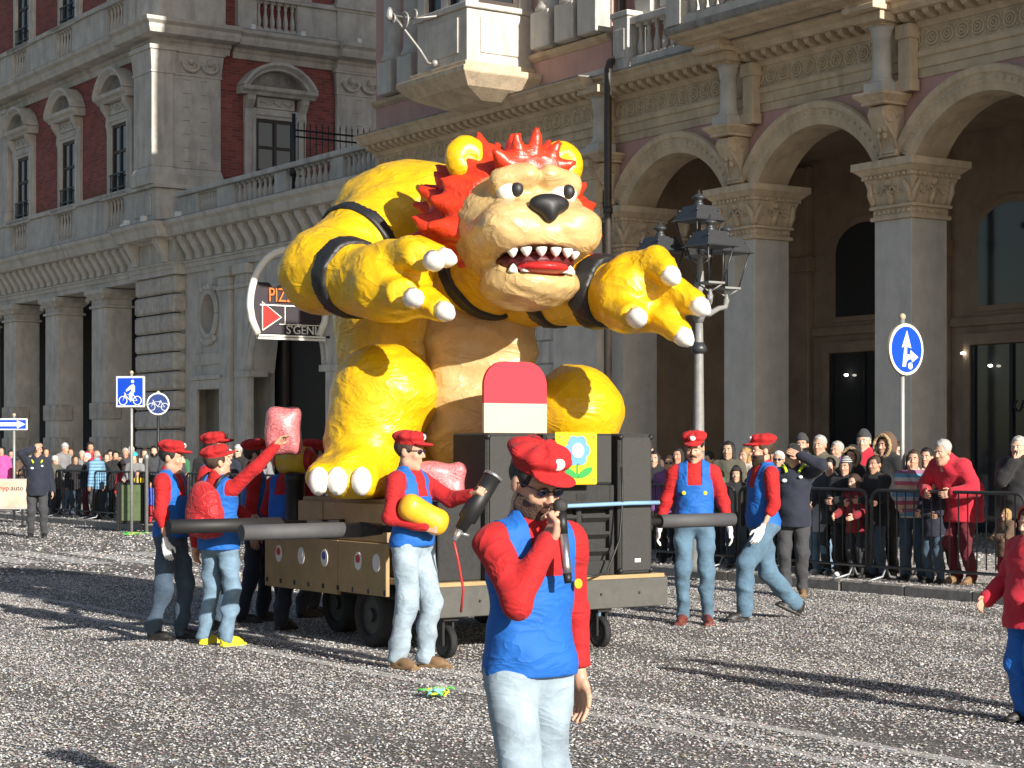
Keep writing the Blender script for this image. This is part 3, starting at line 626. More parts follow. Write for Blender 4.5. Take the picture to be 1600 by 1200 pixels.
# ---- main storey
P('brick_wall', B(XL, CX, .12, .6, 7.9, 20), BRICK, BB)
P('brick_side_wall', B(CX - .5, CX + .002, .61, 12, 7.9, 20), BRICK, BB)
WX = (-31.4, -35.35, -39.3, -43.25); 
panel_balustrade(XL, -29.95, .02, 7.93, sorted([(x - .62, x + .62) for x in WX]), 1.2)
def pediment_window(par, c, yw, along='x', z0=9.2, z1=11.15, hw=.56, upper=False):
    """stone framed window with segmental pediment. built in x then rotated for the side face"""
    m = MB(); W = hw + .36
    m.box(c - W, c - hw, yw - .1, yw + .05, z0 - .1, z1 + .3).box(c + hw, c + W, yw - .1, yw + .05, z0 - .1, z1 + .3).box(c - hw, c + hw, yw - .1, yw + .05, z1, z1 + .3)
    m.box(c - hw - .12, c - hw - .04, yw - .14, yw - .09, z0 - .1, z1 + .1).box(c + hw + .04, c + hw + .12, yw - .14, yw - .09, z0 - .1, z1 + .1).box(c - hw - .12, c + hw + .12, yw - .14, yw - .09, z1 + .1, z1 + .18)
    m.box(c - W - .1, c + W + .1, yw - .3, yw + .05, z0 - .25, z0 - .1)
    o = P('window', m, STONE, par, bevel=.012)
    P('pane', B(c - hw, c + hw, yw - .02, yw + .0, z0 - .1, z1), PANE, o)
    P('sash', MB().box(c - .05, c + .05, yw - .06, yw - .021, z0 - .1, z1).box(c - hw, c - hw + .09, yw - .06, yw - .021, z0 - .1, z1).box(c + hw - .09, c + hw, yw - .06, yw - .021, z0 - .1, z1).box(c - hw + .09, c + hw - .09, yw - .058, yw - .021, z1 - .09, z1).box(c - hw + .09, c - .05, yw - .058, yw - .021, z0 + 1.1, z0 + 1.18).box(c + .05, c + hw - .09, yw - .058, yw - .021, z0 + 1.1, z0 + 1.18), DARKWOOD, o)
    g = MB()
    for i in range(9): x = c - hw + .06 + i * (2 * hw - .12) / 8; g.tube([(x, yw - .16, z0 - .1), (x, yw - .16, z0 + .45)], .012, 4)
    g.box(c - hw, c + hw, yw - .18, yw - .14, z0 + .45, z0 + .49).box(c - hw, c + hw, yw - .18, yw - .14, z0 + .05, z0 + .08); P('window_guard', g, IRON, o)
    if not upper:
        P('carved_panel', MB().box(c - .6, c + .6, yw - .12, yw + .05, z1 + .31, z1 + .62).tube([(c - .5 + .1 * i, yw - .13, z1 + .46 + .06 * math.sin(i * 1.9)) for i in range(11)], .035, 5), STONE, o)
        for s in (-1, 1):
            P('console', MB().ext([(yw + .05, z1 - .15), (yw - .1, z1 - .15), (yw - .14, z1 + .05), (yw - .12, z1 + .25), (yw - .3, z1 + .5), (yw - .33, z1 + .63), (yw + .05, z1 + .63)], c + s * (W - .12) - .13, c + s * (W - .12) + .13), STONE, o, bevel=.012)
        P('pediment_base', MB().ext(moulding([(.3, z1 + .64), (.34, z1 + .7), (.45, z1 + .76), (.48, z1 + .86)], yw, .05), c - W - .22, c + W + .22), STONE, o)
        # segmental arch band
        m = MB(); half = W + .22; rise = .72; Rr = (half ** 2 + rise ** 2) / (2 * rise); cz = z1 + .88 + rise - Rr; a = math.asin(half / Rr); n = 18
        prof = [(0, .05), (0, -.48), (-.08, -.48), (-.16, -.36), (-.22, -.34), (-.22, .05)]; vs = []; fs = []; k = len(prof)
        for i in range(n + 1):
            t = -a + 2 * a * i / n
            for dr, y in prof: r = Rr + dr; vs.append((c + r * math.sin(t), yw + y, max(z1 + .862, cz + r * math.cos(t))))
        for i in range(n):
            for j in range(k): fs.append((i*k+j, i*k+(j+1)%k, (i+1)*k+(j+1)%k, (i+1)*k+j))
        fs += [tuple(range(k)), tuple(n*k + q for q in reversed(range(k)))]
        P('pediment_arch', m.add(vs, fs), STONE, o)
        ty = [(c + (Rr - .2) * math.sin(t), cz + (Rr - .2) * math.cos(t)) for t in [-a * .9 + 1.8 * a * i / 12 for i in range(13)]]
        P('tympanum', MB().ext([(ty[0][0], z1 + .862)] + ty + [(ty[-1][0], z1 + .862)], yw - .12, yw + .04, 'y'), STONE_D, o)
    return o
for x in WX: pediment_window(BB, x, .12); pediment_window(BB, x, .12, z0=14.85, z1=17.2, upper=True)
# side windows: same builder under a rotated frame
SB = bpy.data.objects.new('side_front', None)
def side_rotate(o):      # builder x -> y, y(out = -) -> +x outward
    o.matrix_local = Matrix(((0, -1, 0, CX), (1, 0, 0, 0), (0, 0, 1, 0), (0, 0, 0, 1)))
bpy.data.objects.remove(SB)
for c_ in (3.55, 9.4):
    side_rotate(pediment_window(BB, c_, 0, hw=.62)); side_rotate(pediment_window(BB, c_, 0, z0=14.85, z1=17.2, hw=.62, upper=True))
# ---- pilasters
def pilaster(x0, x1, y0, y1, z0=9.0, z1=12.85):
    m = MB().box(x0, x1, y0, y1, z0 + .5, z1)
    o = P('pilaster', m, STONE, BB, bevel=.02)
    P('pilaster_base', MB().box(x0 - .06, x1 + .06, y0 - .06, y1 + .06, z0, z0 + .3).frust(x0 - .06, x1 + .06, y0 - .06, y1 + .06, z0 + .3, x0 - .002, x1 + .002, y0 - .002, y1 + .002, z0 + .5), STONE, BB, bevel=.01)
    P('pilaster_capital', MB().box(x0 - .03, x1 + .03, y0 - .03, y1 + .03, z1 - .75, z1 - .68).frust(x0 - .01, x1 + .01, y0 - .01, y1 + .01, z1 - .68, x0 - .06, x1 + .06, y0 - .06, y1 + .06, z1 - .12).box(x0 - .1, x1 + .1, y0 - .1, y1 + .1, z1 - .12, z1 + .01), STONE, BB, bevel=.008)
    return o
def swags(x0, x1, y, z, along='x', n=2):
    m = MB()
    for i in range(n):
        a = x0 + (i + .5) * (x1 - x0) / n; w_ = (x1 - x0) / n * .4
        def T(q, o, zz): return (q, y - o, zz) if along == 'x' else (y + o, q, zz)
        m.tube([T(a + w_ * math.cos(t), .06, z + .16 * math.sin(t)) for t in [math.pi * (1 + k / 8) for k in range(9)]], .05, 6)
        m.ball(T(a, .05, z + .12), .11, 8, 6); m.ball(T(a - w_, .05, z + .04), .08, 7, 5); m.ball(T(a + w_, .05, z + .04), .08, 7, 5)
    P('carved_swag', m, STONE, BB)
pilaster(-29.7, CX + .18, -.12, 1.78); pilaster(CX - .2, CX + .12, 5.55, 7.05); pilaster(XL, -40.9 + .4, -.08, .3)
pilaster(CX - 1.0, CX + .26, -.36, .3)       # slim corner strip standing proud
swags(-29.6, -28.75, -.13, 12.4, n=1); swags(.55, 1.7, CX + .19, 12.4, 'y', n=2); swags(5.7, 6.95, CX + .13, 12.4, 'y', n=2)
for k in range(7):       # stone joints on the pilasters
    for a, b in ((.62, .82), (1.15, 1.35)): P('joint', B(CX + .18, CX + .186, a, b, 9.7 + k * .38, 9.72 + k * .38), STONE_D, BB)
    P('joint', B(CX + .12, CX + .126, 6.2, 6.4, 9.7 + k * .38, 9.72 + k * .38), STONE_D, BB)
    P('joint', B(-29.1, -28.95, -.126, -.12, 9.7 + k * .38, 9.72 + k * .38), STONE_D, BB)
P('corner_parapet', MB().box(-29.8, CX + .3, -.25, 2.0, 7.95, 8.9).box(-29.9, CX + .4, -.35, 2.1, 8.9, 9.02).box(-29.6, CX + .0, -.28, -.25, 8.15, 8.75), STONE, BB, bevel=.02)
# ---- upper cornice
CORN = [(.05, 12.8), (.08, 12.95), (.14, 13.0), (.14, 13.08), (.5, 13.12), (.55, 13.25), (.55, 13.34), (.66, 13.42), (.68, 13.52)]
P('upper_cornice', MB().ext(moulding(CORN, .1, .3), XL, -29.86), STONE, BB); P('upper_flashing', B(XL, -29.86, -.55, .3, 13.523, 13.55), LEAD, BB)
def side_ext(steps, x, a, b, back=.3):
    p = [(x + s, z) for s, z in steps]; p += [(x - back, steps[-1][1]), (x - back, steps[0][1])]
    return MB().ext(p, a, b, 'y')
P('upper_cornice', side_ext(CORN, CX + .02, 2.2, 12), STONE, BB); P('upper_flashing', B(CX - .3, CX + .67, 2.2, 12, 13.523, 13.55), LEAD, BB)
cc = MB()
for (p, z), (p2, z2) in zip(CORN[:-1], CORN[1:]):
    cc.frust(-29.8 - p, CX + .2 + p, -.1 - p, 2.0 + p * .2, z, -29.8 - p2, CX + .2 + p2, -.1 - p2, 2.0 + p2 * .2, z2)
P('corner_cornice', cc, STONE, BB)
cc = MB()
for (p, z), (p2, z2) in zip(CORN[:-1], CORN[1:]):
    cc.frust(CX - .3, CX + .2 + p, 5.5 - p * .2, 7.1 + p * .2, z, CX - .3, CX + .2 + p2, 5.5 - p2 * .2, 7.1 + p2 * .2, z2 + (.012 if z2 > 13.5 else 0))
P('corner_cornice', cc, STONE, BB)
# ---- attic balustrade and upper storey trims
panel_balustrade(XL, -29.95, .02, 13.56, sorted([(x - .6, x + .6) for x in WX]), 1.2)
panel_balustrade(2.3, 12, CX + .08, 13.56, [(2.9, 4.2), (8.8, 10.0)], 1.1, along='y', n=6)
P('corner_parapet', MB().box(-29.75, CX + .25, -.15, 1.9, 13.54, 14.6).box(-29.85, CX + .35, -.25, 2.0, 14.6, 14.75), STONE, BB, bevel=.02)
P('attic_pedestal', MB().box(CX - .2, CX + .25, 5.5, 7.1, 13.54, 14.6).box(CX - .2, CX + .34, 5.4, 7.2, 14.6, 14.75), STONE, BB, bevel=.02)
pilaster(-29.6, CX + .1, -.02, 1.7, 14.76, 19); pilaster(CX - .2, CX + .1, 5.6, 7.0, 14.76, 19)
# little white floodlights along the flashings
fl_me = MB().box(-.09, .09, -.07, .07, 0, .16).mesh('floodlight', .01)
for i, (x, y, z) in enumerate(((-30.3, -.3, 13.55), (-30.9, -.3, 13.55), (CX + .5, 2.6, 13.55), (CX + .5, 4.2, 13.55), (CX + .6, 6.0, 13.54), (CX + .6, 6.8, 13.54), (-30.2, -.35, 7.9), (-29.4, -.6, 7.92), (-28.2, -.6, 7.92), (-26.6, -.3, 7.9))):
    tag(link('floodlight', fl_me, WHITE, loc=FW(x, y, z), rz=FROT), 'small white box floodlight on the ledge of the brick building', 'floodlight', 'floodlights on the brick building')
# ================================================================ IMPLICIT SURFACES
def net(f, lo, hi, h):
    """polygonise f(points)->distance on a grid (naive surface nets); returns verts, quads"""
    lo = np.array(lo, np.float32); hi = np.array(hi, np.float32)
    n = np.maximum(3, np.ceil((hi - lo) / h).astype(int) + 1)
    ax = [lo[i] + h * np.arange(n[i], dtype=np.float32) for i in range(3)]
    X, Y, Z = np.meshgrid(*ax, indexing='ij')
    V = f(np.stack([X, Y, Z], -1).reshape(-1, 3)).reshape(n).astype(np.float32)
    V[0] = V[-1] = 1; V[:, 0] = V[:, -1] = 1; V[:, :, 0] = V[:, :, -1] = 1
    I = V < 0
    cs = [(a, b, c) for a in (0, 1) for b in (0, 1) for c in (0, 1)]
    S = sum(I[a:n[0]-1+a, b:n[1]-1+b, c:n[2]-1+c].astype(np.int8) for a, b, c in cs)
    idx = np.argwhere((S > 0) & (S < 8))
    if len(idx) == 0: return np.zeros((0, 3)), np.zeros((0, 4), int)
    cv = np.stack([V[idx[:, 0]+a, idx[:, 1]+b, idx[:, 2]+c] for a, b, c in cs], 1)
    acc = np.zeros((len(idx), 3)); cnt = np.zeros(len(idx))
    for i, A in enumerate(cs):
        for j, Bc in enumerate(cs):
            if j > i and sum(abs(A[k] - Bc[k]) for k in range(3)) == 1:
                va, vb = cv[:, i], cv[:, j]; m = (va < 0) != (vb < 0)
                t = np.where(m, va / np.where(m, va - vb, 1), 0)[:, None]
                p = np.array(A) + (np.array(Bc) - np.array(A)) * t
                acc += p * m[:, None]; cnt += m
    vs = lo + h * (idx + acc / cnt[:, None])
    G = -np.ones(n, int); G[idx[:, 0], idx[:, 1], idx[:, 2]] = np.arange(len(idx))
    Q = []
    for a in range(3):
        b, c = (a + 1) % 3, (a + 2) % 3
        s0 = [slice(None)] * 3; s1 = [slice(None)] * 3; s0[a] = slice(0, -1); s1[a] = slice(1, None)
        D = I[tuple(s0)] != I[tuple(s1)]; e = np.argwhere(D); e = e[(e[:, b] > 0) & (e[:, c] > 0)]
        if len(e) == 0: continue
        def g(db, dc): q = e.copy(); q[:, b] -= db; q[:, c] -= dc; return G[q[:, 0], q[:, 1], q[:, 2]]
        q = np.stack([g(1, 1), g(0, 1), g(0, 0), g(1, 0)], 1)
        flip = ~I[e[:, 0], e[:, 1], e[:, 2]]; q[flip] = q[flip][:, ::-1]
        Q.append(q[(q >= 0).all(1)])
    return vs, np.concatenate(Q)
def npmesh(name, vs, qs, smooth=True, mi=None):
    me = bpy.data.meshes.new(name); me.vertices.add(len(vs)); me.vertices.foreach_set('co', np.asarray(vs, np.float32).ravel())
    k = qs.shape[1]; me.loops.add(qs.size); me.loops.foreach_set('vertex_index', qs.astype(np.int32).ravel())
    me.polygons.add(len(qs)); me.polygons.foreach_set('loop_start', np.arange(0, qs.size, k, dtype=np.int32))
    me.polygons.foreach_set('use_smooth', np.full(len(qs), smooth))
    if mi is not None: me.polygons.foreach_set('material_index', mi.astype(np.int32))
    me.update(calc_edges=True); me.validate(); return me
def rc(p, a, b, r1, r2):
    a = np.asarray(a, np.float32); b = np.asarray(b, np.float32); ab = b - a; pa = p - a
    t = np.clip(pa @ ab / max(1e-9, float(ab @ ab)), 0, 1); d = pa - t[:, None] * ab
    return np.sqrt((d * d).sum(1)) - (r1 + (r2 - r1) * t)
def el(p, c, r, M=None):
    q = p - np.asarray(c, np.float32)
    if M is not None: q = q @ np.asarray(M, np.float32)      # columns = local axes
    r = np.asarray(r, np.float32); k0 = np.sqrt(((q / r) ** 2).sum(1)); k1 = np.sqrt(((q / (r * r)) ** 2).sum(1)) + 1e-9
    return k0 * (k0 - 1) / k1
def rb(p, c, b, r, M=None):
    q = p - np.asarray(c, np.float32)
    if M is not None: q = q @ np.asarray(M, np.float32)
    d = np.abs(q) - (np.asarray(b, np.float32) - r)
    return np.sqrt((np.maximum(d, 0) ** 2).sum(1)) + np.minimum(d.max(1), 0) - r
def su(k, *ds):
    o = ds[0]
    for d in ds[1:]:
        h = np.clip(.5 + .5 * (d - o) / k, 0, 1); o = d + (o - d) * h - k * h * (1 - h)
    return o
def folds(p, sd, f=1.):
    x, y, z = p[:, 0] * f, p[:, 1] * f, p[:, 2] * f
    def ridge(t): return .55 * np.exp(1.6 * (np.sin(t) - 1)) * 2 - .4
    w1 = 1.1 * np.sin(6 * x + 3 * sd) + .8 * np.sin(5 * y + 8 * z + sd); w2 = np.sin(7 * z + 2 * sd) + .7 * np.sin(9 * y - 3 * x)
    m1 = np.clip(.5 + .8 * np.sin(5.3 * z + 4 * x * np.cos(sd) + 2 * sd), 0, 1); m2 = np.clip(.5 + .8 * np.sin(4.1 * x - 6 * z + 3 * y + sd), 0, 1)
    x, y, z = x * 1.9, y * 1.9, z * 1.9
    return 1.3 * ridge(11 * z + 6 * x + w1) * m1 + 1.3 * ridge(9 * z - 8 * x + 4 * y + w2 + sd) * m2 + .6 * ridge(19 * z + 5 * y + 1.5 * w1) + .35 * np.sin(17 * x + 13 * z + w2)
def rotm(yaw=0, pitch=0, roll=0):
    return np.array((Matrix.Rotation(R(yaw), 3, 'Z') @ Matrix.Rotation(R(pitch), 3, 'X') @ Matrix.Rotation(R(roll), 3, 'Y')))

# ================================================================ PEOPLE
SK = {}
def skin(i=0):
    c = [(.52, .30, .205), (.46, .25, .165), (.58, .36, .26), (.36, .19, .12)][i]
    m = mat('skin_%d' % i, c, .55, .08, 14, .12, 120)
    m.node_tree.nodes['Principled BSDF'].inputs['Subsurface Weight'].default_value = .08
    m.node_tree.nodes['Principled BSDF'].inputs['Subsurface Radius'].default_value = (.01, .004, .002)
    return m
def head_f(p):
    q = p.copy(); q[:, 0] = np.abs(q[:, 0])
    cr = el(p, (0, .014, .045), (.077, .098, .092)); fc = el(p, (0, -.022, -.028), (.064, .078, .1))
    jaw = rc(q, (.045, .005, -.07), (.0, -.068, -.112), .03, .026)
    d = su(.03, cr, fc, jaw)
    d = su(.02, d, rc(q, (.012, -.09, .034), (.05, -.07, .032), .012, .012))          # brow
    d = su(.02, d, el(q, (.042, -.07, -.022), (.024, .022, .022)))                    # cheek
    d = -su(.014, -d, el(q, (.03, -.1, .012), (.018, .015, .011)))                    # eye sockets
    d = su(.01, d, rc(p, (0, -.094, .022), (0, -.12, -.022), .008, .012)); d = su(.008, d, el(q, (.011, -.108, -.027), (.009, .01, .008)))
    d = su(.007, d, rc(q, (0, -.097, -.055), (.02, -.088, -.058), .0075, .005)); d = su(.007, d, rc(q, (0, -.096, -.069), (.017, -.088, -.067), .0085, .005))
    d = su(.01, d, el(q, (.08, .012, .0), (.012, .023, .033)))
    d = su(.03, d, rc(p, (0, .018, -.08), (0, .022, -.21), .054, .06))
    return d
def hand_f(side, curl):
    s = -1 if side == 'R' else 1          # palm faces the body: right hand palm +x, left hand palm -x
    def seg():
        out = []
        for i, (y, L) in enumerate(((-.031, .07), (-.010, .08), (.011, .075), (.031, .058))):
            a1, a2 = (R(14 + 4 * i), R(42 + 5 * i)) if curl == 'relax' else (R(62), R(150)) if curl == 'grip' else (R(3), R(8))
            b0 = np.array((0, y, -.088)); l1, l2 = L * .55, L * .5
            b1 = b0 + np.array((-s * math.sin(a1) * l1, y * .05, -math.cos(a1) * l1)); b2 = b1 + np.array((-s * math.sin(a2) * l2, 0, -math.cos(a2) * l2))
            out.append((b0, b1, b2))
        return out
    sg = seg()
    def f(p):
        d = rb(p, (0, 0, -.05), (.0145, .042, .05), .0135); d = su(.02, d, rc(p, (0, 0, .03), (0, 0, -.02), .027, .026))
        for b0, b1, b2 in sg: d = su(.006, d, np.minimum(rc(p, b0, b1, .0098, .0092), rc(p, b1, b2, .0092, .0075)))
        if curl == 'grip': t = ((-s * .005, -.04, -.03), (-s * .035, -.055, -.065), (-s * .06, -.03, -.085))
        else: t = ((0, -.034, -.03), (-s * .012, -.064, -.062), (-s * .02, -.066, -.098))
        d = su(.012, d, rc(p, t[0], t[1], .014, .0115)); d = su(.005, d, rc(p, t[1], t[2], .0112, .0085))
        return d
    return f
TPL = {}
def tpl(key, f, lo, hi, h):
    if key not in TPL: TPL[key] = net(f, lo, hi, h)
    return TPL[key]
def head_t(h): return tpl(('head', h), head_f, (-.11, -.15, -.22), (.11, .13, .16), h)
def hand_t(side, curl, h): return tpl(('hand', side, curl, h), hand_f(side, curl), (-.1, -.1, -.21), (.1, .07, .08), h)
def shoe_f(p):
    up = su(.03, rc(p, (0, .03, .07), (0, -.1, .045), .042, .036), rc(p, (0, -.08, .04), (0, -.15, .032), .036, .026), rc(p, (0, .035, .06), (0, .035, .11), .042, .043))
    up = np.maximum(up, .005 - p[:, 2])
    q = p.copy(); q[:, 0] /= (1 + .25 * np.clip(-(p[:, 1] + .03) * 8, -1, 1))
    sole = rb(q, (0, -.055, .016), (.041, .128, .016), .012)
    return np.minimum(up, sole)
def cap_f(p):      # soft newsboy cap, head frame
    puff = el(p, (0, .012, .118), (.118, .13, .05)); band = np.maximum(el(p, (0, .01, .06), (.086, .106, .1)), np.abs(p[:, 2] - .085) - .03)
    w_ = .006 * np.sin(np.arctan2(p[:, 1], p[:, 0]) * 8) * np.clip((p[:, 2] - .08) * 20, 0, 1)
    br = np.maximum(el(p, (0, -.1, .068), (.085, .085, .016)), p[:, 1] + .06)
    ball = el(p, (0, .01, .182), .014 * np.ones(3))
    return su(.008, su(.03, puff + w_, band), br)
def beanie_f(p): return np.maximum(su(.02, el(p, (0, .015, .055), (.09, .112, .105)), el(p, (0, .015, .14), (.05, .05, .03))), .05 - p[:, 2] - p[:, 1] * .25) - .002 * np.sin(p[:, 2] * 300)
def hair_f(kind):
    def f(p):
        sk = el(p, (0, .02, .05), (.087, .106, .098)) + .004 * np.sin(70 * p[:, 0] + 40 * p[:, 2]) * np.sin(60 * p[:, 1])
        face = np.maximum(p[:, 1] + .052 - .04 * np.clip(p[:, 2] - .05, -1, 1) , p[:, 2] - .075)      # <0 in front of and below the hairline -> cut
        cut = np.maximum(-(p[:, 1] + .045), p[:, 2] - .085)
        d = np.maximum(sk, -np.maximum(p[:, 1] + .05, p[:, 2] - .082))
        if kind == 'short': return np.maximum(d, -p[:, 2] - .06 - .0 * p[:, 1] - np.clip(p[:, 1], -.1, .03) * .6)
        if kind == 'bald': return np.maximum(np.maximum(d, -p[:, 2] - .06), p[:, 2] - .05)
        if kind == 'wisp': return np.maximum(d, -p[:, 2] - .07)
        lg = rc(p, (0, .05, .03), (0, .075, -.26), .09, .07) + .006 * np.sin(60 * p[:, 0] + 9 * p[:, 2])
        sd = np.minimum(rc(p, (.075, .0, .04), (.085, -.01, -.2), .03, .035), rc(p, (-.075, .0, .04), (-.085, -.01, -.2), .03, .035)) + .004 * np.sin(90 * p[:, 0] + 30 * p[:, 2])
        lg = np.maximum(lg, -el(p, (0, -.03, -.05), (.075, .1, .12)))
        return su(.02, d, lg, sd)
    return f
def hood_f(p):
    d = el(p, (0, .035, .02), (.125, .14, .165)); return np.maximum(np.maximum(d, -el(p, (0, -.02, .0), (.1, .14, .14))), -(p[:, 1] + .06))
def beard_f(p):
    q = p.copy(); q[:, 0] = np.abs(q[:, 0]); d = head_f(p) - .0055
    reg = np.maximum(p[:, 2] + .028 + .25 * (.07 - q[:, 0]) , np.maximum(p[:, 1] - .0, -(p[:, 2] + .145)))
    lips = el(p, (0, -.1, -.062), (.023, .03, .013))
    return np.maximum(np.maximum(d, reg), -lips)
def moust_f(p): return np.maximum(rc(np.abs(p) * [1, 0, 0] + p * [0, 1, 1], (0, -.108, -.044), (.036, -.094, -.056), .01, .005), -1)
def ik(a, b, l1, l2, pole):
    a, b = Vector(a), Vector(b); d = b - a; L = max(1e-4, d.length)
    if L > (l1 + l2) * .995: b = a + d * ((l1 + l2) * .995 / L); d = b - a; L = d.length
    x = (l1 * l1 - l2 * l2 + L * L) / (2 * L); hgt = math.sqrt(max(0, l1 * l1 - x * x))
    n = d / L; p = Vector(pole); p = p - n * p.dot(n)
    p = p.normalized() if p.length > 1e-5 else n.orthogonal().normalized()
    return a + n * x + p * hgt, b
def frame_to(dr, front):
    """matrix whose -z is dr and -y leans to front"""
    z = -Vector(dr).normalized(); y = -Vector(front); y = y - z * y.dot(z)
    if y.length < 1e-4: y = z.orthogonal()
    y.normalize(); x = y.cross(z); return np.array(((x.x, y.x, z.x), (x.y, y.y, z.y), (x.z, y.z, z.z)))
MCACHE = {}
GAR = {}
def cloth(name, col, **k): return fabric('cloth_' + name, col, **k)
def person(label, loc, face, H=1.75, pose=None, out=None, h=.02, group=None, z=0):
    """face: heading in degrees, 0 looks to the camera (-y), positive turns to the viewer's right (+x)"""
    ps = dict(rh=(-.27, .0, .80), lh=(.27, .0, .80), rp=(-.3, 1, 0), lp=(.3, 1, 0), rf=(-.1, .0), lf=(.1, .0), rlift=0, llift=0, lean=0, side=0, head=(0, 0), rhand='relax', lhand='relax', rfront=(0, -1, 0), lfront=(0, -1, 0), rft=0, lft=0, drop=0)
    ps.update(pose or {})
    ou = dict(top='navy', top_hem=.9, fit=.02, bottom='jeans', shoes='dark', skin=0, hair='short', hair_col='brown', sleeve=1., seed=0, leg_fit=.022, hair_mat=None)
    ou.update(out or {})
    s = H / 1.75; root = thing('person', label, 'person', (loc[0], loc[1], z), R(face), group)
    key = (repr(sorted(ps.items(), key=str)), H, h, ou['top_hem'], ou['fit'], ou['sleeve'], ou['seed'], ou['leg_fit'], bool(ou.get('bib')), ou.get('glove') is None, ou.get('bulk', 1), ou.get('skirt', 0))
    pel = np.array((0, 0, .94 - ps['drop']))
    M = rotm(0, ps['lean'], ps['side'])
    def U(v): return pel + M @ (np.array(v) - np.array((0, 0, .94)))     # upper-body transform
    Sh = {k: U((sx * .178, 0, 1.405)) for k, sx in (('R', -1), ('L', 1))}
    Elb, Wr = {}, {}
    for k, hh, pp in (('R', 'rh', 'rp'), ('L', 'lh', 'lp')): Elb[k], Wr[k] = [np.array(v) for v in ik(Sh[k], ps[hh], .285, .255, ps[pp])]
    Hip = {k: pel + np.array((sx * .092, 0, -.02)) for k, sx in (('R', -1), ('L', 1))}
    Ank, Kn = {}, {}
    for k, ff, lf in (('R', 'rf', 'rlift'), ('L', 'lf', 'llift')):
        Kn[k], Ank[k] = [np.array(v) for v in ik(Hip[k], (ps[ff][0], ps[ff][1] + .03, .085 + ps[lf]), .425, .425, (Hip[k][0] * .6, -1, 0))]
    hc = U((0, -.012, 1.615)); HM = M @ rotm(ps['head'][0], ps['head'][1])
    bk = ou.get('bulk', 1.)
    def torso(p):
        d = su(.06, el(p, U((0, .0, 1.27)), (.158 * bk, .108 * bk, .2), M), el(p, U((0, -.012 * bk, 1.06)), (.148 * bk, .112 * bk, .2), M), el(p, U((0, .008, .93)), (.162 * bk, .118 * bk, .13), M))
        return su(.05, d, rc(p, U((-.135, .01, 1.4)), U((.135, .01, 1.4)), .062, .062), rc(p, U((0, .012, 1.38)), U((0, .01, 1.5)), .075, .055))
    def arms(p, g=0., sl=1.):
        o = None
        for k in 'RL':
            w_ = Elb[k] + (Wr[k] - Elb[k]) * sl
            d = su(.03, rc(p, Sh[k], Elb[k], .056 + g, .044 + g), rc(p, Elb[k], w_, .044 + g, .031 + g * 1.1))
            o = d if o is None else np.minimum(o, d)
        return o
    def legs(p, g=0., cut=0):
        o = None
        for k in 'RL':
            d = su(.04, rc(p, Hip[k], Kn[k], .082 + g * .8, .058 + g), rc(p, Kn[k], Ank[k], .056 + g, .038 + g * 1.25))
            if cut: d = np.maximum(d, np.minimum(p @ ((Kn[k] - Ank[k]) / np.linalg.norm(Kn[k] - Ank[k])) * -1 + float((Ank[k] - np.array((0, 0, .045))) @ ((Kn[k] - Ank[k]) / np.linalg.norm(Kn[k] - Ank[k]))), 9))
            o = d if o is None else su(.02, o, d)
        return o
    allp = np.array([pel, hc] + list(Sh.values()) + list(Elb.values()) + list(Wr.values()) + list(Kn.values()) + list(Ank.values()))
    lo = allp.min(0) - .2; hi = allp.max(0) + .22
    if key in MCACHE: ms = MCACHE[key]
    else:
        ms = {}
        # --- skin: one figure (coarse under the clothes, fine head and hands)
        cv, cq = net(lambda p: su(.03, torso(p) + .012, arms(p, -.008), legs(p, -.006)), lo, hi, max(.03, h * 1.6))
        V = [cv]; Q = [cq]; n = len(cv)
        def app(t, Mx, c):
            nonlocal n
            v, q = t; V.append(v @ Mx.T + c); Q.append(q + n); n += len(v)
        app(head_t(.0065 if h < .012 else .009 if h < .019 else .012 if h < .024 else .02), HM, hc)
        hv = []
        for k, hd, fr in (('R', 'rhand', 'rfront'), ('L', 'lhand', 'lfront')):
            T = frame_to(Wr[k] - Elb[k], ps[fr]); t = hand_t(k, ps[hd], .0045 if h < .012 else .0065 if h < .024 else .012)
            if ou.get('glove') is None: app(t, T, Wr[k])
            else: hv.append((t[0] @ T.T * 1.0 + Wr[k], t[1]))
        ms['body'] = npmesh('body', np.concatenate(V) * s, np.concatenate(Q))
        ms['glove'] = [npmesh('glove', v * s, q) for v, q in hv]
        sd = ou['seed']; fit = ou['fit']; hem = ou['top_hem']; hz = U((0, 0, hem)); up = M[:, 2] if hem > .86 else np.array((0, 0, 1.)); hz = hz if hem > .86 else np.array((0, 0, hem - ps['drop']))
        def topf(p, arm=True):
            d = torso(p) - fit
            d = su(.04, d, rc(p, pel + np.array((0, 0, .05)), pel + np.array((0, .0, min(-.02, hem - .94))), .155 * bk + fit, .16 * bk + fit)) if hem < .9 else d
            if arm: d = su(.03, d, arms(p, fit * .75, ou['sleeve']))
            d = d - .0075 * folds(p, sd)
            d = np.maximum(d, -((p - hz) @ up))
            return np.maximum(d, -(el(p, U((0, -.012, 1.52)), (.066, .07, .055), M)))
        ms['top'] = npmesh('top', (r := net(topf, np.minimum(lo, hi) + [0, 0, .35], hi, h))[0] * s, r[1])
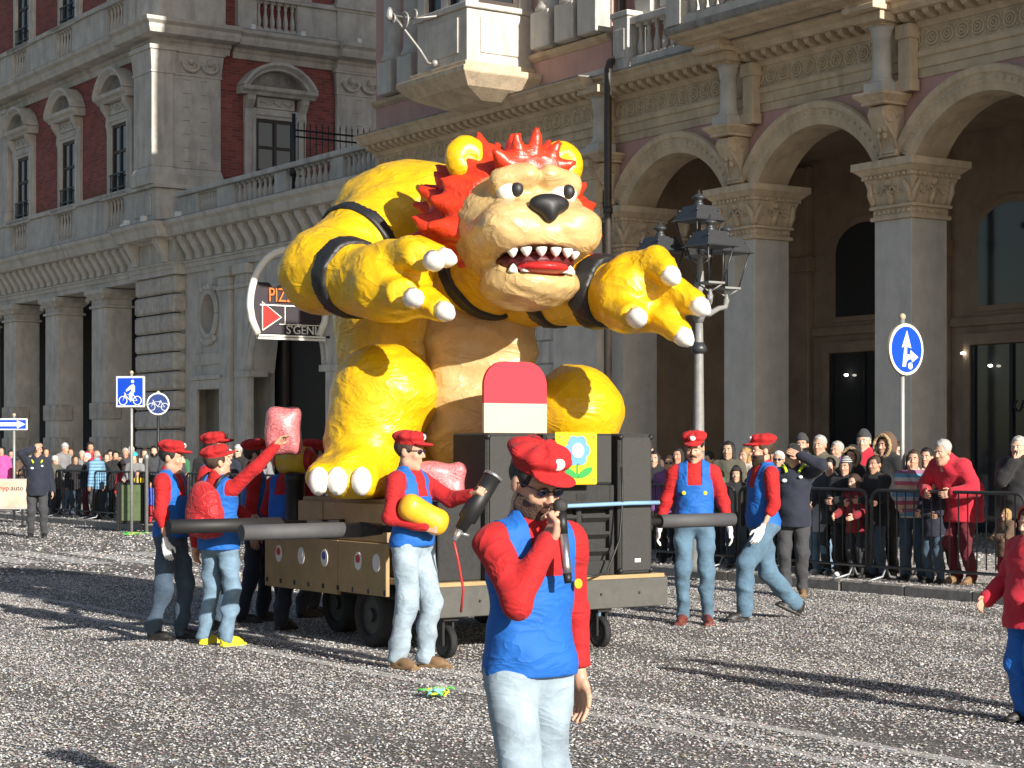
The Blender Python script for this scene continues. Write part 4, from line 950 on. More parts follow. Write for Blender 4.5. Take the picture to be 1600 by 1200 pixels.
        if ou.get('bib'):
            Mi = M.T
            def bibf(p):
                q = (p - pel) @ M + np.array((0, 0, .94)); d = topf(p, False) - .008
                ax = np.abs(q[:, 0]); strap = np.maximum(np.abs(ax - .105) - .042, q[:, 2] - 1.52); low = q[:, 2] - (1.285 + .05 * np.clip((ax - .1) * 20, 0, 1))
                return np.maximum(np.maximum(d, -(d + .03)), np.minimum(strap, low))
            ms['bib'] = npmesh('bib', (r := net(bibf, np.array((-.3, -.28, .75)) + U((0, 0, .94)) * 0 + np.array((0, min(0, U((0, 0, 1.4))[1]), 0)), np.array((.3, .3, 1.6)) + np.array((0, max(0, U((0, 0, 1.4))[1]), 0)), h * .8))[0] * s, r[1])
        lf = ou['leg_fit']
        def botf(p):
            d = su(.05, legs(p, lf, 1), el(p, pel + np.array((0, .006, -.0)), (.156, .115, .13)) - .002)
            if ou.get('skirt'): d = su(.03, d, rc(p, pel, pel - np.array((0, 0, .35)), .16, .2))
            d = d - .0095 * folds(p, sd + 2, 1.05) * (1 + .5 * (p[:, 2] < .35)); return np.maximum(d, p[:, 2] - pel[2] - .085)
        ms['bottom'] = npmesh('bottom', (r := net(botf, np.array((lo[0], lo[1], -.02)), np.array((hi[0], hi[1], pel[2] + .2)), h))[0] * s, r[1])
        MCACHE[key] = ms
    def ch(nm, me, m): 
        o = link(nm, me, m, root); return o
    ch('body', ms['body'], skin(ou['skin'])); 
    def cm(c): return GAR[c] if isinstance(c, str) else c
    ch('jacket' if ou['top_hem'] < .86 else 'shirt', ms['top'], cm(ou['top'])); ch('trousers', ms['bottom'], cm(ou['bottom']))
    if ou.get('bib'): ch('bib', ms['bib'], cm(ou['bib']))
    for g in ms['glove']: ch('glove', g, cm(ou['glove']))
    # shoes
    sh = .008 if h < .02 else .014
    sm = MCACHE.setdefault(('shoe', sh), npmesh('shoe', *tpl(('shoe', sh), shoe_f, (-.08, -.22, -.02), (.08, .11, .18), sh)))
    for k, ff, lf, tt in (('R', 'rf', 'rlift', 'rft'), ('L', 'lf', 'llift', 'lft')):
        o = ch('shoe', sm, cm(ou['shoes'])); A = Ank[k]
        o.matrix_local = Matrix.Translation((A[0] * s, (A[1] - .03) * s, max(0, (A[2] - .085)) * s)) @ Matrix.Rotation(R(-8 if k == 'R' else 8), 4, 'Z') @ Matrix.Rotation(R(ps[tt]), 4, 'X') @ Matrix.Scale(s, 4)
    # head wear
    HMX = Matrix.Translation(Vector(hc) * s) @ Matrix([list(r_) for r_ in HM]).to_4x4() @ Matrix.Scale(s, 4)
    def hw(nm, key_, f, lo_, hi_, hh, m):
        me = MCACHE.setdefault((key_, hh), npmesh(nm, *tpl((key_, hh), f, lo_, hi_, hh))); o = ch(nm, me, cm(m)); o.matrix_local = HMX; return o
    q = .007 if h < .012 else .01 if h < .024 else .018
    LO, HI = (-.17, -.21, -.36), (.17, .2, .23)
    if ou['hair']:
        hk = ou['hair']
        hw('hair', 'hair_' + hk, hair_f(hk), LO, HI, q, GAR['hair_' + ou['hair_col']])
    if ou.get('beard'): hw('beard', 'beard', beard_f, (-.1, -.14, -.16), (.1, .06, .0), min(q, .007), GAR['hair_' + ou.get('beard_col', ou['hair_col'])])
    if ou.get('moustache'): hw('moustache', 'moust', moust_f, (-.06, -.14, -.08), (.06, -.07, -.02), .005, GAR['hair_black'])
    if ou.get('cap'):
        c = hw('cap', 'cap', cap_f, LO, HI, q, ou['cap'])
        if h < .02:
            b = link('badge', MCACHE.setdefault('badge', MB().ball((0, -.108, .122), (.03, .014, .024), 12, 7).mesh('badge')), GAR['white'], c)
    if ou.get('visor'):
        c = hw('cap', 'visorcap', lambda p: su(.008, np.maximum(el(p, (0, .012, .05), (.088, .108, .105)), .055 - p[:, 2]), np.maximum(el(p, (0, -.11, .066), (.075, .075, .011)), p[:, 1] + .07)), LO, HI, q, ou['visor'])
    if ou.get('beanie'): hw('beanie', 'beanie', beanie_f, LO, HI, q, ou['beanie'])
    if ou.get('hood'): hw('hood', 'hood', hood_f, LO, HI, q, ou['hood'])
    if ou.get('fur'): hw('fur_trim', 'fur', lambda p: np.sqrt((np.sqrt((p[:, 0] / .85) ** 2 + p[:, 2] ** 2) - .135) ** 2 + (p[:, 1] + .07) ** 2) - .024 + .006 * np.sin(130 * p[:, 0]) * np.sin(140 * p[:, 2]), LO, HI, q, ou['fur'])
    if ou.get('glasses'):
        key_ = 'glasses_' + str(ou['glasses'])
        if key_ not in MCACHE:
            m = MB()
            for sx in (-1, 1): m.ball((sx * .033, -.104, .012), (.027, .007, .019), 10, 6).tube([(sx * .058, -.1, .02), (sx * .083, -.04, .018), (sx * .085, .02, .008)], .003, 5)
            m.tube([(-.012, -.11, .016), (.012, -.11, .016)], .003, 5); MCACHE[key_] = m.mesh('glasses')
        o = ch('glasses', MCACHE[key_], cm(ou['glasses'])); o.matrix_local = HMX
    elif h < .024:
        if 'eye' not in MCACHE: MCACHE['eye'] = MB().ball((0, 0, 0), (.0135, .007, .0075), 10, 6).mesh('eye'); MCACHE['iris'] = MB().ball((0, -.0055, 0), (.0058, .003, .0058), 8, 5).mesh('iris'); MCACHE['brow'] = MB().tube([(-.018, .002, 0), (0, -.002, .004), (.018, .004, .001)], [.003, .0045, .0025], 5).mesh('eyebrow')
        for sx in (-1, 1):
            e = ch('eye', MCACHE['eye'], GAR['white']); e.matrix_local = HMX @ Matrix.Translation((sx * .031, -.0905, .011)); link('iris', MCACHE['iris'], GAR['black'], e)
            b = ch('eyebrow', MCACHE['brow'], GAR['hair_' + ou['hair_col']]); b.matrix_local = HMX @ Matrix.Translation((sx * .032, -.1005, .034))
    root['_s'] = s
    info = dict(root=root, s=s, wr=Wr, elb=Elb, sh=Sh, hc=hc, U=U, M=M, HM=HM, HMX=HMX)
    del root['_s']
    return info
GAR.update(
    red=cloth('red', (.42, .01, .012), sheen=.03, rough=.85, wr=.3, wsc=7.), blue=cloth('blue', (.006, .115, .46), sheen=.03, rough=.75, wr=.3, wsc=6.), jeans=cloth('faded_jeans', (.15, .24, .33), var=.3), palejeans=cloth('pale_jeans', (.27, .345, .41), var=.3),
    darkjeans=cloth('dark_jeans', (.045, .075, .115), var=.25), midjeans=cloth('mid_jeans', (.08, .15, .22), var=.3), navy=cloth('navy', (.012, .016, .032)), black=cloth('black', (.012, .012, .014)), charcoal=cloth('charcoal', (.04, .042, .048)),
    grey=cloth('grey', (.2, .2, .21)), lightgrey=cloth('light_grey', (.42, .42, .44)), olive=cloth('olive', (.09, .085, .06)), brown=cloth('brown', (.11, .065, .04)), camel=cloth('camel', (.34, .22, .12)), white=mat('white_cloth', (.78, .77, .74), .8, .05, 10),
    darkred=cloth('dark_red', (.22, .012, .02)), brightred=cloth('bright_red', (.48, .014, .035)), pink=cloth('pink', (.75, .08, .3)), yellow=cloth('yellow', (.8, .62, .02)), hivis=cloth('hi_vis', (.62, .8, .03)), green=cloth('green', (.03, .14, .06)), purple=cloth('purple', (.16, .06, .2)),
    puffer=cloth('blue_puffer', (.13, .26, .4)), teal=cloth('teal', (.03, .4, .45)), royal=cloth('royal_blue', (.05, .1, .5)), cream=cloth('cream', (.55, .5, .42)), maroon=cloth('maroon', (.12, .01, .02)),
    dark=mat('dark_shoe', (.02, .018, .017), .5, .2, 12), tan=mat('tan_shoe', (.2, .12, .06), .6, .25, 14), yshoe=mat('yellow_shoe', (.8, .7, .03), .5, .1, 12), redshoe=mat('red_brown_shoe', (.16, .04, .03), .5, .3, 30), wshoe=mat('white_shoe', (.6, .58, .54), .5, .1, 20),
    hair_brown=mat('hair_brown', (.045, .026, .015), .6, .4, 60, .5, 150), hair_stubble=mat('hair_stubble', (.085, .05, .033), .7, .4, 60, .5, 150), hair_black=mat('hair_black', (.012, .01, .009), .5, .3, 60, .5, 150), hair_grey=mat('hair_grey', (.4, .39, .37), .6, .2, 60, .5, 150), hair_white=mat('hair_white', (.66, .65, .62), .6, .15, 60, .5, 150), hair_blond=mat('hair_blond', (.36, .23, .09), .6, .3, 60, .5, 150),
    lens=mat('dark_lens', (.008, .012, .03), .12, 0, spec=.8), furc=mat('fur_trim', (.42, .3, .17), .9, .3, 50, .8, 90))
def stripes(name, cols, sc):
    m = mat(name, cols[0], .85, 0); t = m.node_tree; b = t.nodes['Principled BSDF']; tc = t.nodes.new('ShaderNodeTexCoord'); sp = t.nodes.new('ShaderNodeSeparateXYZ'); mu = t.nodes.new('ShaderNodeMath'); mu.operation = 'MULTIPLY'; mu.inputs[1].default_value = sc; fr_ = t.nodes.new('ShaderNodeMath'); fr_.operation = 'FRACT'
    r = t.nodes.new('ShaderNodeValToRGB'); r.color_ramp.interpolation = 'CONSTANT'
    while len(r.color_ramp.elements) < len(cols): r.color_ramp.elements.new(.5)
    for i, c in enumerate(cols): r.color_ramp.elements[i].position = i / len(cols); r.color_ramp.elements[i].color = (*c, 1)
    t.links.new(tc.outputs['Object'], sp.inputs[0]); t.links.new(sp.outputs[2], mu.inputs[0]); t.links.new(mu.outputs[0], fr_.inputs[0]); t.links.new(fr_.outputs[0], r.inputs['Fac']); t.links.new(r.outputs[0], b.inputs['Base Color']); return m
GAR['striped'] = stripes('striped_knit', [(.5, .1, .15), (.55, .5, .48), (.12, .3, .42), (.3, .12, .2), (.6, .4, .3)], 4.5)
GAR['quilted'] = stripes('quilted_blue', [(.16, .32, .48), (.2, .38, .54), (.08, .18, .3)], 14)
# ================================================================ PARADE FLOAT
def px(u, v, Y): return np.array(((u - 800) / 3000 * Y, Y, 1.65 - (v - 702) / 3000 * Y))
def papier(name, col, **k):
    m = fabric(name, col, rough=.38, var=.1, bump=.25, bscale=30, sheen=0, wr=.35, wsc=3.2); m.node_tree.nodes['Principled BSDF'].inputs['Coat Weight'].default_value = .2; m.node_tree.nodes['Principled BSDF'].inputs['Coat Roughness'].default_value = .3; return m
YEL = papier('yellow_papier_mache', (.70, .42, .005))
TANP = papier('tan_papier_mache', (.56, .38, .165))
REDP = papier('red_papier_mache', (.62, .04, .012))
WCLAW = mat('white_claw', (.8, .78, .72), .35, .06, 9, coat=.2); BAND = mat('black_band', (.016, .016, .017), .5, .15, 8)
MOUTH = mat('dark_mouth', (.09, .006, .01), .5, .1); TONG = mat('red_tongue', (.55, .02, .02), .35, .08)
fig = thing('carnival_figure', 'giant yellow papier-mache lion with tan muzzle, red mane and paws reaching out, on the float', 'float figure', (-.3, 16.6, 1.24))
FO = np.array((-.3, 16.6, 1.24))
def fpart(name, f, lo, hi, h, m, parent=None):
    v, q = net(f, np.minimum(lo, hi), np.maximum(lo, hi), h); o = link(name, npmesh(name, v - FO, q), m, parent or fig)
    if parent is not None: pass
    return o
def pm(p, a=.012, f=1.):      # lumpy papier-mache surface
    x, y, z = p[:, 0] * f, p[:, 1] * f, p[:, 2] * f
    return a * (np.sin(7 * x + 3 * np.sin(5 * z)) * np.sin(6 * z + 2 * y) + .6 * np.sin(15 * x - 11 * y + 4 * np.sin(9 * z)) * np.sin(13 * z + 5 * x) + .35 * np.sin(31 * z + 23 * x + 5 * np.sin(17 * y)))
def bodyf(p):
    d = el(p, px(665, 500, 17.3), (.82, .75, 1.3)); d = su(.25, d, el(p, px(640, 360, 17.3), (.75, .62, .62)))
    d = su(.15, d, el(p, px(655, 640, 17.1), (.75, .6, .6)))
    # arms
    d = su(.12, d, rc(p, px(600, 365, 16.9), px(505, 425, 16.3), .42, .36))
    d = su(.1, d, rc(p, px(505, 425, 16.3), px(575, 440, 15.8), .34, .3))
    d = su(.08, d, el(p, px(610, 440, 15.6), (.36, .32, .34)))
    d = su(.12, d, rc(p, px(790, 440, 16.6), px(930, 455, 15.9), .4, .29))
    d = su(.08, d, el(p, px(985, 460, 15.6), (.3, .3, .33)))
    for a, m_, b in LF: d = su(.05, d, np.minimum(rc(p, px(*a), px(*m_), .15, .135), rc(p, px(*m_), px(*b), .135, .1)))
    # legs
    d = su(.1, d, rc(p, px(600, 620, 16.4), px(570, 700, 16.3), .46, .36)); d = su(.12, d, rc(p, px(585, 735, 16.4), px(548, 745, 15.9), .28, .24))
    for u in (500, 532, 570): d = su(.07, d, rc(p, px(u + 15, 735, 16.1), px(u, 748, 15.75), .15, .13))
    d = su(.1, d, el(p, px(900, 645, 16.9), (.42, .5, .42)))
    d = d + pm(p); return np.maximum(d, 1.24 - p[:, 2])
LF = [((600, 410, 15.6), (640, 395, 15.3), (672, 405, 15.05)), ((620, 415, 15.6), (650, 395, 15.5), (685, 400, 15.4)), ((605, 455, 15.5), (630, 462, 15.2), (642, 464, 15.05)), ((630, 470, 15.6), (665, 470, 15.35), (688, 482, 15.2)),
      ((985, 425, 15.6), (1025, 410, 15.4), (1042, 425, 15.25)), ((1000, 450, 15.6), (1055, 455, 15.4), (1085, 473, 15.25)), ((965, 485, 15.5), (985, 495, 15.25), (992, 495, 15.1)), ((1000, 485, 15.6), (1040, 500, 15.4), (1060, 518, 15.3))]
fpart('body', bodyf, px(440, 180, 17) - [0, 1.9, 0], px(1110, 790, 16.5) + [0, 1.8, 0], .034, YEL)
# pale belly with horizontal creases
def bellyf(p):
    d = su(.2, rb(p, px(752, 600, 16.75), (.5, .46, .8), .3), el(p, px(755, 650, 16.75), (.52, .45, .45)))
    return np.maximum(d + .03 * np.abs(np.sin(p[:, 2] * 11 + 1.1 * np.sin(p[:, 0] * 4))) + pm(p, .008), 1.25 - p[:, 2])
fpart('belly', bellyf, px(640, 450, 16.3) - [0, .6, 0], px(870, 790, 16.3) + [0, .9, 0], .03, TANP)
# head: local frame turned toward the viewer's right
HY = 15.75; HC = px(812, 375, HY); HR = rotm(20, -2, 0)
def hl(p): return (p - HC) @ HR.astype(np.float32)
def headf(p):
    q = hl(p); d = el(q, (0, .05, .12), (.56, .52, .5)); d = su(.16, d, el(q, (0, -.3, -.02), (.52, .4, .27)))
    qa = q.copy(); qa[:, 0] = np.abs(qa[:, 0]); d = su(.1, d, el(qa, (.24, -.5, .03), (.27, .2, .2)))
    d = su(.1, d, el(q, (0, -.2, -.4), (.42, .4, .2))); d = su(.1, d, rc(qa, (.1, -.45, .45), (.3, -.38, .42), .1, .1))
    mouth = el(q, (0, -.55, -.235), (.36, .42, .115)); return np.maximum(d, -mouth) + pm(p, .01, 1.2)
fpart('head', headf, HC - 1.0, HC + 1.0, .026, TANP)
fpart('mouth_lining', lambda p: el(hl(p), (0, -.3, -.235), (.34, .3, .1)), HC - .9, HC + .9, .03, MOUTH)
fpart('tongue', lambda p: el(hl(p), (0, -.5, -.3), (.22, .22, .055)), HC - .9, HC + .9, .022, TONG)
def toW(v): return HC + HR @ np.array(v)
def tooth(name, base, tip, r, par=fig):
    b, t = [Vector(toW(x) - FO) for x in (base, tip)]; return P(name, MB().tube([b, b * .7 + t * .3, b * .25 + t * .75, t], [r, r * .98, r * .55, r * .06], 9), WCLAW, par)
for i in range(6):
    a = -.9 + i * .36; tooth('tooth', (.34 * math.sin(a), -.36 - .3 * math.cos(a), -.15), (.33 * math.sin(a), -.36 - .3 * math.cos(a), -.225), .045)
    tooth('tooth', (.31 * math.sin(a), -.32 - .28 * math.cos(a), -.335), (.31 * math.sin(a), -.33 - .28 * math.cos(a), -.265), .042)
# nose, eyes, ears, mane
fpart('nose', lambda p: su(.05, el(hl(p), (0, -.68, .19), (.17, .09, .085)), el(hl(p), (0, -.7, .12), (.06, .07, .08))), HC - .9, HC + .9, .022, BAND)
for sx in (-1, 1):
    e = fpart('eye', lambda p, sx=sx: el(hl(p), (sx * .22, -.4, .33), (.125, .1, .11)), HC - .8, HC + .8, .022, WCLAW)
    P('pupil', MB().ball(tuple(toW((sx * .22 + .02, -.487, .33)) - FO), (.055, .04, .06), 12, 8), BAND, e)
    er = fpart('ear', lambda p, sx=sx: np.maximum(el(hl(p), (sx * .42, .1, .66), (.19, .12, .2)), -el(hl(p), (sx * .42, -.09, .66), (.12, .1, .13))) + pm(p, .006), HC - 1.2, HC + 1.2, .028, YEL)
def manef(p):
    q = hl(p); o = None
    for a in range(-100, 101, 20):
        r_ = R(a); base = np.array((.46 * math.sin(r_), .12, .16 + .44 * math.cos(r_)))
        for k, (ln, yy, w_) in enumerate(((.3, .05, .17), (.36, .3, .19), (.3, .5, .18))):
            rr = R(a + (10 if k % 2 else 0) + 6 * math.sin(a)); tip = np.array(((.46 + ln) * math.sin(rr) * .98, yy + .05, .16 + (.44 + ln * (1.0 if abs(a) < 60 else .6)) * math.cos(rr)))
            d = rc(q, base * [1, 0, 1] + [0, yy, 0], tip, w_, .03); o = d if o is None else su(.03, o, d)
    fl = su(.05, o, el(q, (0, .28, .2), (.6, .35, .56)))
    return fl + .012 * np.sin(np.arctan2(q[:, 0], q[:, 2] - .1) * 30 + 6 * q[:, 1]) + pm(p, .008)
fpart('mane', manef, HC - 1.25, HC + 1.3, .03, REDP)
fpart('forelock', lambda p: su(.05, *[rc(hl(p), (x * .5, -.2, .55), (x, -.28 - .05 * abs(x), .5 + zz), .13, .03) for x, zz in ((-.3, .16), (-.12, .3), (.06, .36), (.24, .26), (.36, .1))]) + pm(p, .01), HC - 1, HC + 1.3, .028, REDP)
# claws on paws and feet
for (a, m_, b) in LF:
    A, Bp = px(*m_), px(*b); d = (Bp - A) / np.linalg.norm(Bp - A); d = d * .8 + np.array((.15, -.5, -.3)) * .5; d /= np.linalg.norm(d)
    b0 = Vector(Bp + d * .03 - FO); P('claw', MB().tube([b0, b0 + Vector(d) * .07, b0 + Vector(d) * .13, b0 + Vector(d) * .17], [.085, .08, .05, .01], 10), WCLAW, fig)
for u in (498, 527, 565): c = px(u, 752, 15.62) - FO; P('claw', MB().ball(tuple(c), (.085, .09, .12), 12, 8), WCLAW, fig)
def band(name, c, nrm, rmax, w_, f=None, off=.028):
    n = np.asarray(nrm, np.float64); n /= np.linalg.norm(n); c = np.asarray(c)
    def g(p):
        t = (p - c) @ n; d = (f or bodyf)(p); return np.maximum(np.maximum(np.maximum(d - off, -(d + .04)), np.abs(t) - w_), np.sqrt(((p - c) ** 2).sum(1)) - rmax)
    return fpart(name, g, c - rmax - .1, c + rmax + .1, .024, BAND)
band('wrist_band', px(552, 434, 15.97), px(590, 440, 15.6) - px(510, 426, 16.3), .52, .085)
band('wrist_band', px(938, 456, 15.83), px(985, 460, 15.6) - px(870, 448, 16.2), .48, .085)
band('arm_band', px(870, 450, 16.2), px(985, 460, 15.6) - px(790, 440, 16.6), .47, .07)
band('arm_band', px(556, 388, 16.65), px(505, 425, 16.3) - px(600, 365, 16.9), .62, .06)
NK = px(770, 440, 16.5); NN = np.array((.3, -.62, .72))
fpart('neck', lambda p: rc(p, px(715, 430, 17.0), px(800, 395, 16.0), .52, .45) + pm(p), px(640, 300, 16.5) - [0, 1, 0], px(900, 520, 16.5) + [0, 1, 0], .034, YEL)
band('collar', px(768, 412, 16.3), px(800, 395, 16.0) - px(715, 430, 17.0), .75, .075, lambda p: rc(p, px(715, 430, 17.0), px(800, 395, 16.0), .52, .45), .04)

# ---------------------------------------------------------------- cart
CO = Vector((-.55, 15.0, 0))
cart = thing('parade_cart', 'tan and dark grey wheeled parade cart with wooden side panels carrying the yellow figure', 'cart', CO, FROT)
# local: x toward viewer along the street (front = 0), y to the right-far; body spans x -2.9..0, y 0..2.24
TANW = mat('tan_painted_board', (.36, .25, .12), .7, .12, 6, .15, 40); GREYB = mat('dark_grey_board', (.085, .083, .075), .8, .15, 8, .2, 60); DARKM = mat('dark_metal', (.03, .03, .032), .5, .2, 10, metal=.5)
P('front_board', B(-.03, .01, -.02, 2.26, .33, .57), GREYB, cart, bevel=.006)
P('chassis', MB().box(-2.9, -.04, .05, 2.2, .42, .55), DARKM, cart)
P('deck', MB().box(-2.95, -.04, -.02, 2.26, .552, .6), TANW, cart)
pn = P('side_panel', B(-2.9, -1.56, -.06, -.025, .42, .88), TANW, cart, bevel=.004); P('side_panel', B(-1.55, -.75, -.06, -.025, .45, .88), TANW, cart, bevel=.004)
P('side_panel', B(-2.34, -1.9, -.02, .02, .885, 1.2), TANW, cart, bevel=.004); P('side_panel', B(-1.88, -.8, -.02, .02, .885, 1.2), TANW, cart, bevel=.004)
P('figure_base', MB().box(-2.35, -.62, .03, 2.2, .9, 1.236), TANW, cart, bevel=.01); P('base_post', MB().box(-2.3, -.7, .1, 2.1, .602, .898), TANW, cart)
STK = [mat('sticker_white', (.75, .73, .7), .5, 0), mat('sticker_red', (.5, .03, .03), .5, 0), mat('sticker_blue', (.05, .08, .3), .5, 0)]
for i, (x, c) in enumerate(((-2.62, 1), (-2.2, 0), (-1.78, 2), (-1.2, 1), (-.9, 0))):
    st = P('sticker', MB().ext([(x + .06 * math.cos(a), .72 + .075 * math.sin(a)) for a in [2 * math.pi * k / 16 for k in range(16)]], -.066, -.061, 'y'), STK[0], cart)
    P('sticker_dot', MB().ext([(x + .035 * math.cos(a), .74 + .035 * math.sin(a)) for a in [2 * math.pi * k / 12 for k in range(12)]], -.07, -.0665, 'y'), STK[c], st)
TYRE = mat('tyre_rubber', (.014, .014, .015), .8, .2, 20, .3, 60); RIM = mat('wheel_rim', (.06, .06, .062), .5, .2, 10, metal=.5)
def wheel(loc, r, w_, par, ax='y'):
    prof = [(-w_/2, r*.62), (-w_/2, r*.9), (-w_*.38, r), (w_*.38, r), (w_/2, r*.9), (w_/2, r*.62)]; N = 28; vs = []; fs = []; k = len(prof)
    for i in range(N):
        a = 2*math.pi*i/N
        for yy, rr in prof: vs.append((rr*math.cos(a), yy, rr*math.sin(a)))
    for i in range(N):
        for j in range(k): fs.append((i*k+j, ((i+1)%N)*k+j, ((i+1)%N)*k+(j+1)%k, i*k+(j+1)%k))
    wl = P('wheel', MB().add(vs, fs, True), TYRE, par, loc=loc)
    m = MB()
    for sy in (-1, 1): m.ext([(r*.64*math.cos(a), r*.64*math.sin(a)) for a in [2*math.pi*i/20 for i in range(20)]], sy*w_*.3 - .01, sy*w_*.3 + .01, 'y')
    m.ext([(r*.22*math.cos(a), r*.22*math.sin(a)) for a in [2*math.pi*i/12 for i in range(12)]], -w_*.52, w_*.52, 'y')
    P('rim', m, RIM, wl); return wl
wheel((-1.15, .1, .27), .27, .17, cart); wheel((-1.15, 2.1, .27), .27, .17, cart); wheel((-2.45, .5, .27), .27, .17, cart); wheel((-2.5, 2.1, .27), .27, .17, cart)
for (x, y) in ((-.12, .12), (-.1, 1.62)):
    wheel((x, y, .13), .13, .06, cart)
    P('caster_fork', MB().box(x - .03, x + .03, y - .055, y - .035, .1, .3).box(x - .03, x + .03, y + .035, y + .055, .1, .3).box(x - .07, x + .07, y - .07, y + .07, .3, .325), DARKM, cart)
# push bars (padded grey tubes)
PAD = mat('grey_foam_pad', (.075, .075, .08), .7, .1, 8, .1, 40); PADB = mat('black_foam_pad', (.016, .016, .017), .6, .1)
def pushbar(x, ya, yb, z):
    P('push_bar', MB().tube([(x, ya + .05, z), (x, yb - .05, z)], .03, 8), PADB, cart)
    return z
pushbar(-.22, -1.62, 3.15, 1.03)
P('foam_sleeve', MB().tube([(-.22, -1.62, 1.03), (-.22, -.62, 1.03)], .06, 14), PAD, cart); P('foam_end', MB().tube([(-.22, -.618, 1.03), (-.22, -.42, 1.03)], [.063, .045], 12), PADB, cart)
P('foam_sleeve', MB().tube([(-.22, 2.35, 1.03), (-.22, 3.18, 1.03)], .06, 14), PAD, cart)
P('push_bar', MB().tube([(-1.52, -1.6, 1.03), (-1.52, .05, 1.03)], .03, 8), PADB, cart); P('foam_sleeve', MB().tube([(-1.52, -1.62, 1.03), (-1.52, -.6, 1.03)], .058, 14), PADB, cart)
for y in (-.2, .0): P('bar_bracket', MB().box(-.27, -.17, y + .02, y + .08, .6, 1.0), DARKM, cart)
# ---------------------------------------------------------------- loudspeakers on the deck
SPK = mat('speaker_carpet', (.03, .03, .03), .9, .2, 30, .4, 120); GRL = mat('speaker_grille', (.035, .035, .033), .6, .15, 60, .4, 220)
def cartpt(x, y, z): return CO + EX * x + EY * y + Vector((0, 0, z))
def speaker(label, x, y, w_, d, h_, z): return thing('loudspeaker', label, 'speaker', cartpt(x, y, z), FROT, 'loudspeakers stacked on the cart')
def screws(s, y0, y1, h_): 
    for yy in (y0, y1):
        for zz in (.03, h_ - .03): P('corner', MB().ball((.0, yy, zz), .025, 8, 5), DARKM, s)
s1 = speaker('tall narrow black grille loudspeaker on the cart beside the slotted bass cabinet', -.05, 1.78, .36, .5, 1.18, .602)
P('cabinet', B(-.5, 0, 0, .36, 0, 1.18), SPK, s1, bevel=.015); P('grille', B(.001, .012, .03, .33, .03, 1.15), GRL, s1, bevel=.004); P('badge', MB().box(.0125, .016, .16, .22, .1, .13), WHITE, s1); screws(s1, .02, .34, 1.18)
s2 = speaker('wide black bass cabinet with horizontal slots, below the yellow flower panel', -.08, 1.02, .74, .5, .74, .602)
P('cabinet', MB().box(-.5, -.06, 0, .74, 0, .75).box(-.06, 0, 0, .05, 0, .75).box(-.06, 0, .69, .74, 0, .75).box(-.06, 0, .05, .69, .0, .12).box(-.06, 0, .05, .69, .55, .75).box(-.06, 0, .35, .4, .12, .55), SPK, s2, bevel=.008)
for k in range(3):
    for a, b in ((.05, .35), (.4, .69)): P('slot_fin', MB().add([(-.058, a, .16 + k * .14), (-.058, b, .16 + k * .14), (.004, b, .2 + k * .14), (.004, a, .2 + k * .14), (-.058, a, .185 + k * .14), (-.058, b, .185 + k * .14), (.004, b, .225 + k * .14), (.004, a, .225 + k * .14)], [(0, 1, 2, 3), (7, 6, 5, 4), (0, 3, 7, 4), (1, 5, 6, 2), (3, 2, 6, 7), (0, 4, 5, 1)]), SPK, s2)
P('badge_plate', B(.001, .006, .34, .44, .63, .68), DARKM, s2)
s3 = speaker('small plain black cabinet standing on the slotted bass cabinet', -.1, 1.05, .7, .45, .42, 1.356)
P('cabinet', B(-.45, 0, 0, .7, 0, .425), SPK, s3, bevel=.012); P('grille', B(.001, .01, .02, .68, .02, .405), GRL, s3); P('handle', B(.0105, .02, .5, .53, .12, .28), DARKM, s3)
s4 = speaker('tall black loudspeaker behind the singing person, under the red and pink board', -.05, .45, .5, .5, 1.18, .602)
P('cabinet', B(-.5, 0, 0, .5, 0, 1.18), SPK, s4, bevel=.015); P('grille', B(.001, .012, .03, .47, .03, 1.15), GRL, s4); P('handle', B(.0125, .02, .38, .4, .75, 1.0), DARKM, s4); screws(s4, .02, .48, 1.18)
# ratchet strap
tag(P('ratchet_strap', MB().tube([cartpt(.015, .9, 1.18), cartpt(.02, 1.4, 1.19), cartpt(.03, 1.85, 1.2), cartpt(.025, 2.15, 1.2)], .018, 6), mat('blue_strap', (.2, .36, .55), .7, .1)), 'pale blue ratchet strap tied across the front of the loudspeakers', 'strap')
# panel with a flower, blank cut-out board
fp = thing('flower_panel', 'square yellow panel with a simple blue flower leaning on the loudspeakers', 'panel', cartpt(.06, 1.05, 1.36), FROT)
P('board', B(-.02, .01, 0, .42, 0, .43), mat('yellow_panel', (.82, .62, .01), .5, .06), fp, bevel=.01)
for k in range(6): a = k * math.pi / 3; P('petal', MB().ext([(.21 + .075 * math.cos(a) + .055 * math.cos(t), .28 + .075 * math.sin(a) + .055 * math.sin(t)) for t in [2*math.pi*i/12 for i in range(12)]], .0105 + .001 * k, .016 + .001 * k, 'x'), mat('petal_blue', (.12, .3, .62), .5, .05), fp)
P('flower_centre', MB().ext([(.21 + .06 * math.cos(t), .28 + .06 * math.sin(t)) for t in [2*math.pi*i/14 for i in range(14)]], .017, .026, 'x'), WHITE, fp)
P('stem', MB().box(.0105, .015, .2, .22, .05, .2), mat('leaf_green', (.03, .3, .06), .5, .05), fp)
for s_ in (-1, 1): P('leaf', MB().ext([(.21 + s_ * (.08 + .075 * math.cos(t)), .1 + .035 * math.sin(t) + .03 * math.cos(t)) for t in [2*math.pi*i/14 for i in range(14)]], .0155, .019, 'x'), MATS['leaf_green'], fp)
for a, b in ((.04, .04), (.38, .04), (.04, .39), (.38, .39)): P('corner_dot', MB().ext([(a + .015 * math.cos(t), b + .015 * math.sin(t)) for t in [2*math.pi*i/10 for i in range(10)]], .0105, .014, 'x'), mat('orange_dot', (.6, .25, .05), .5, 0), fp)
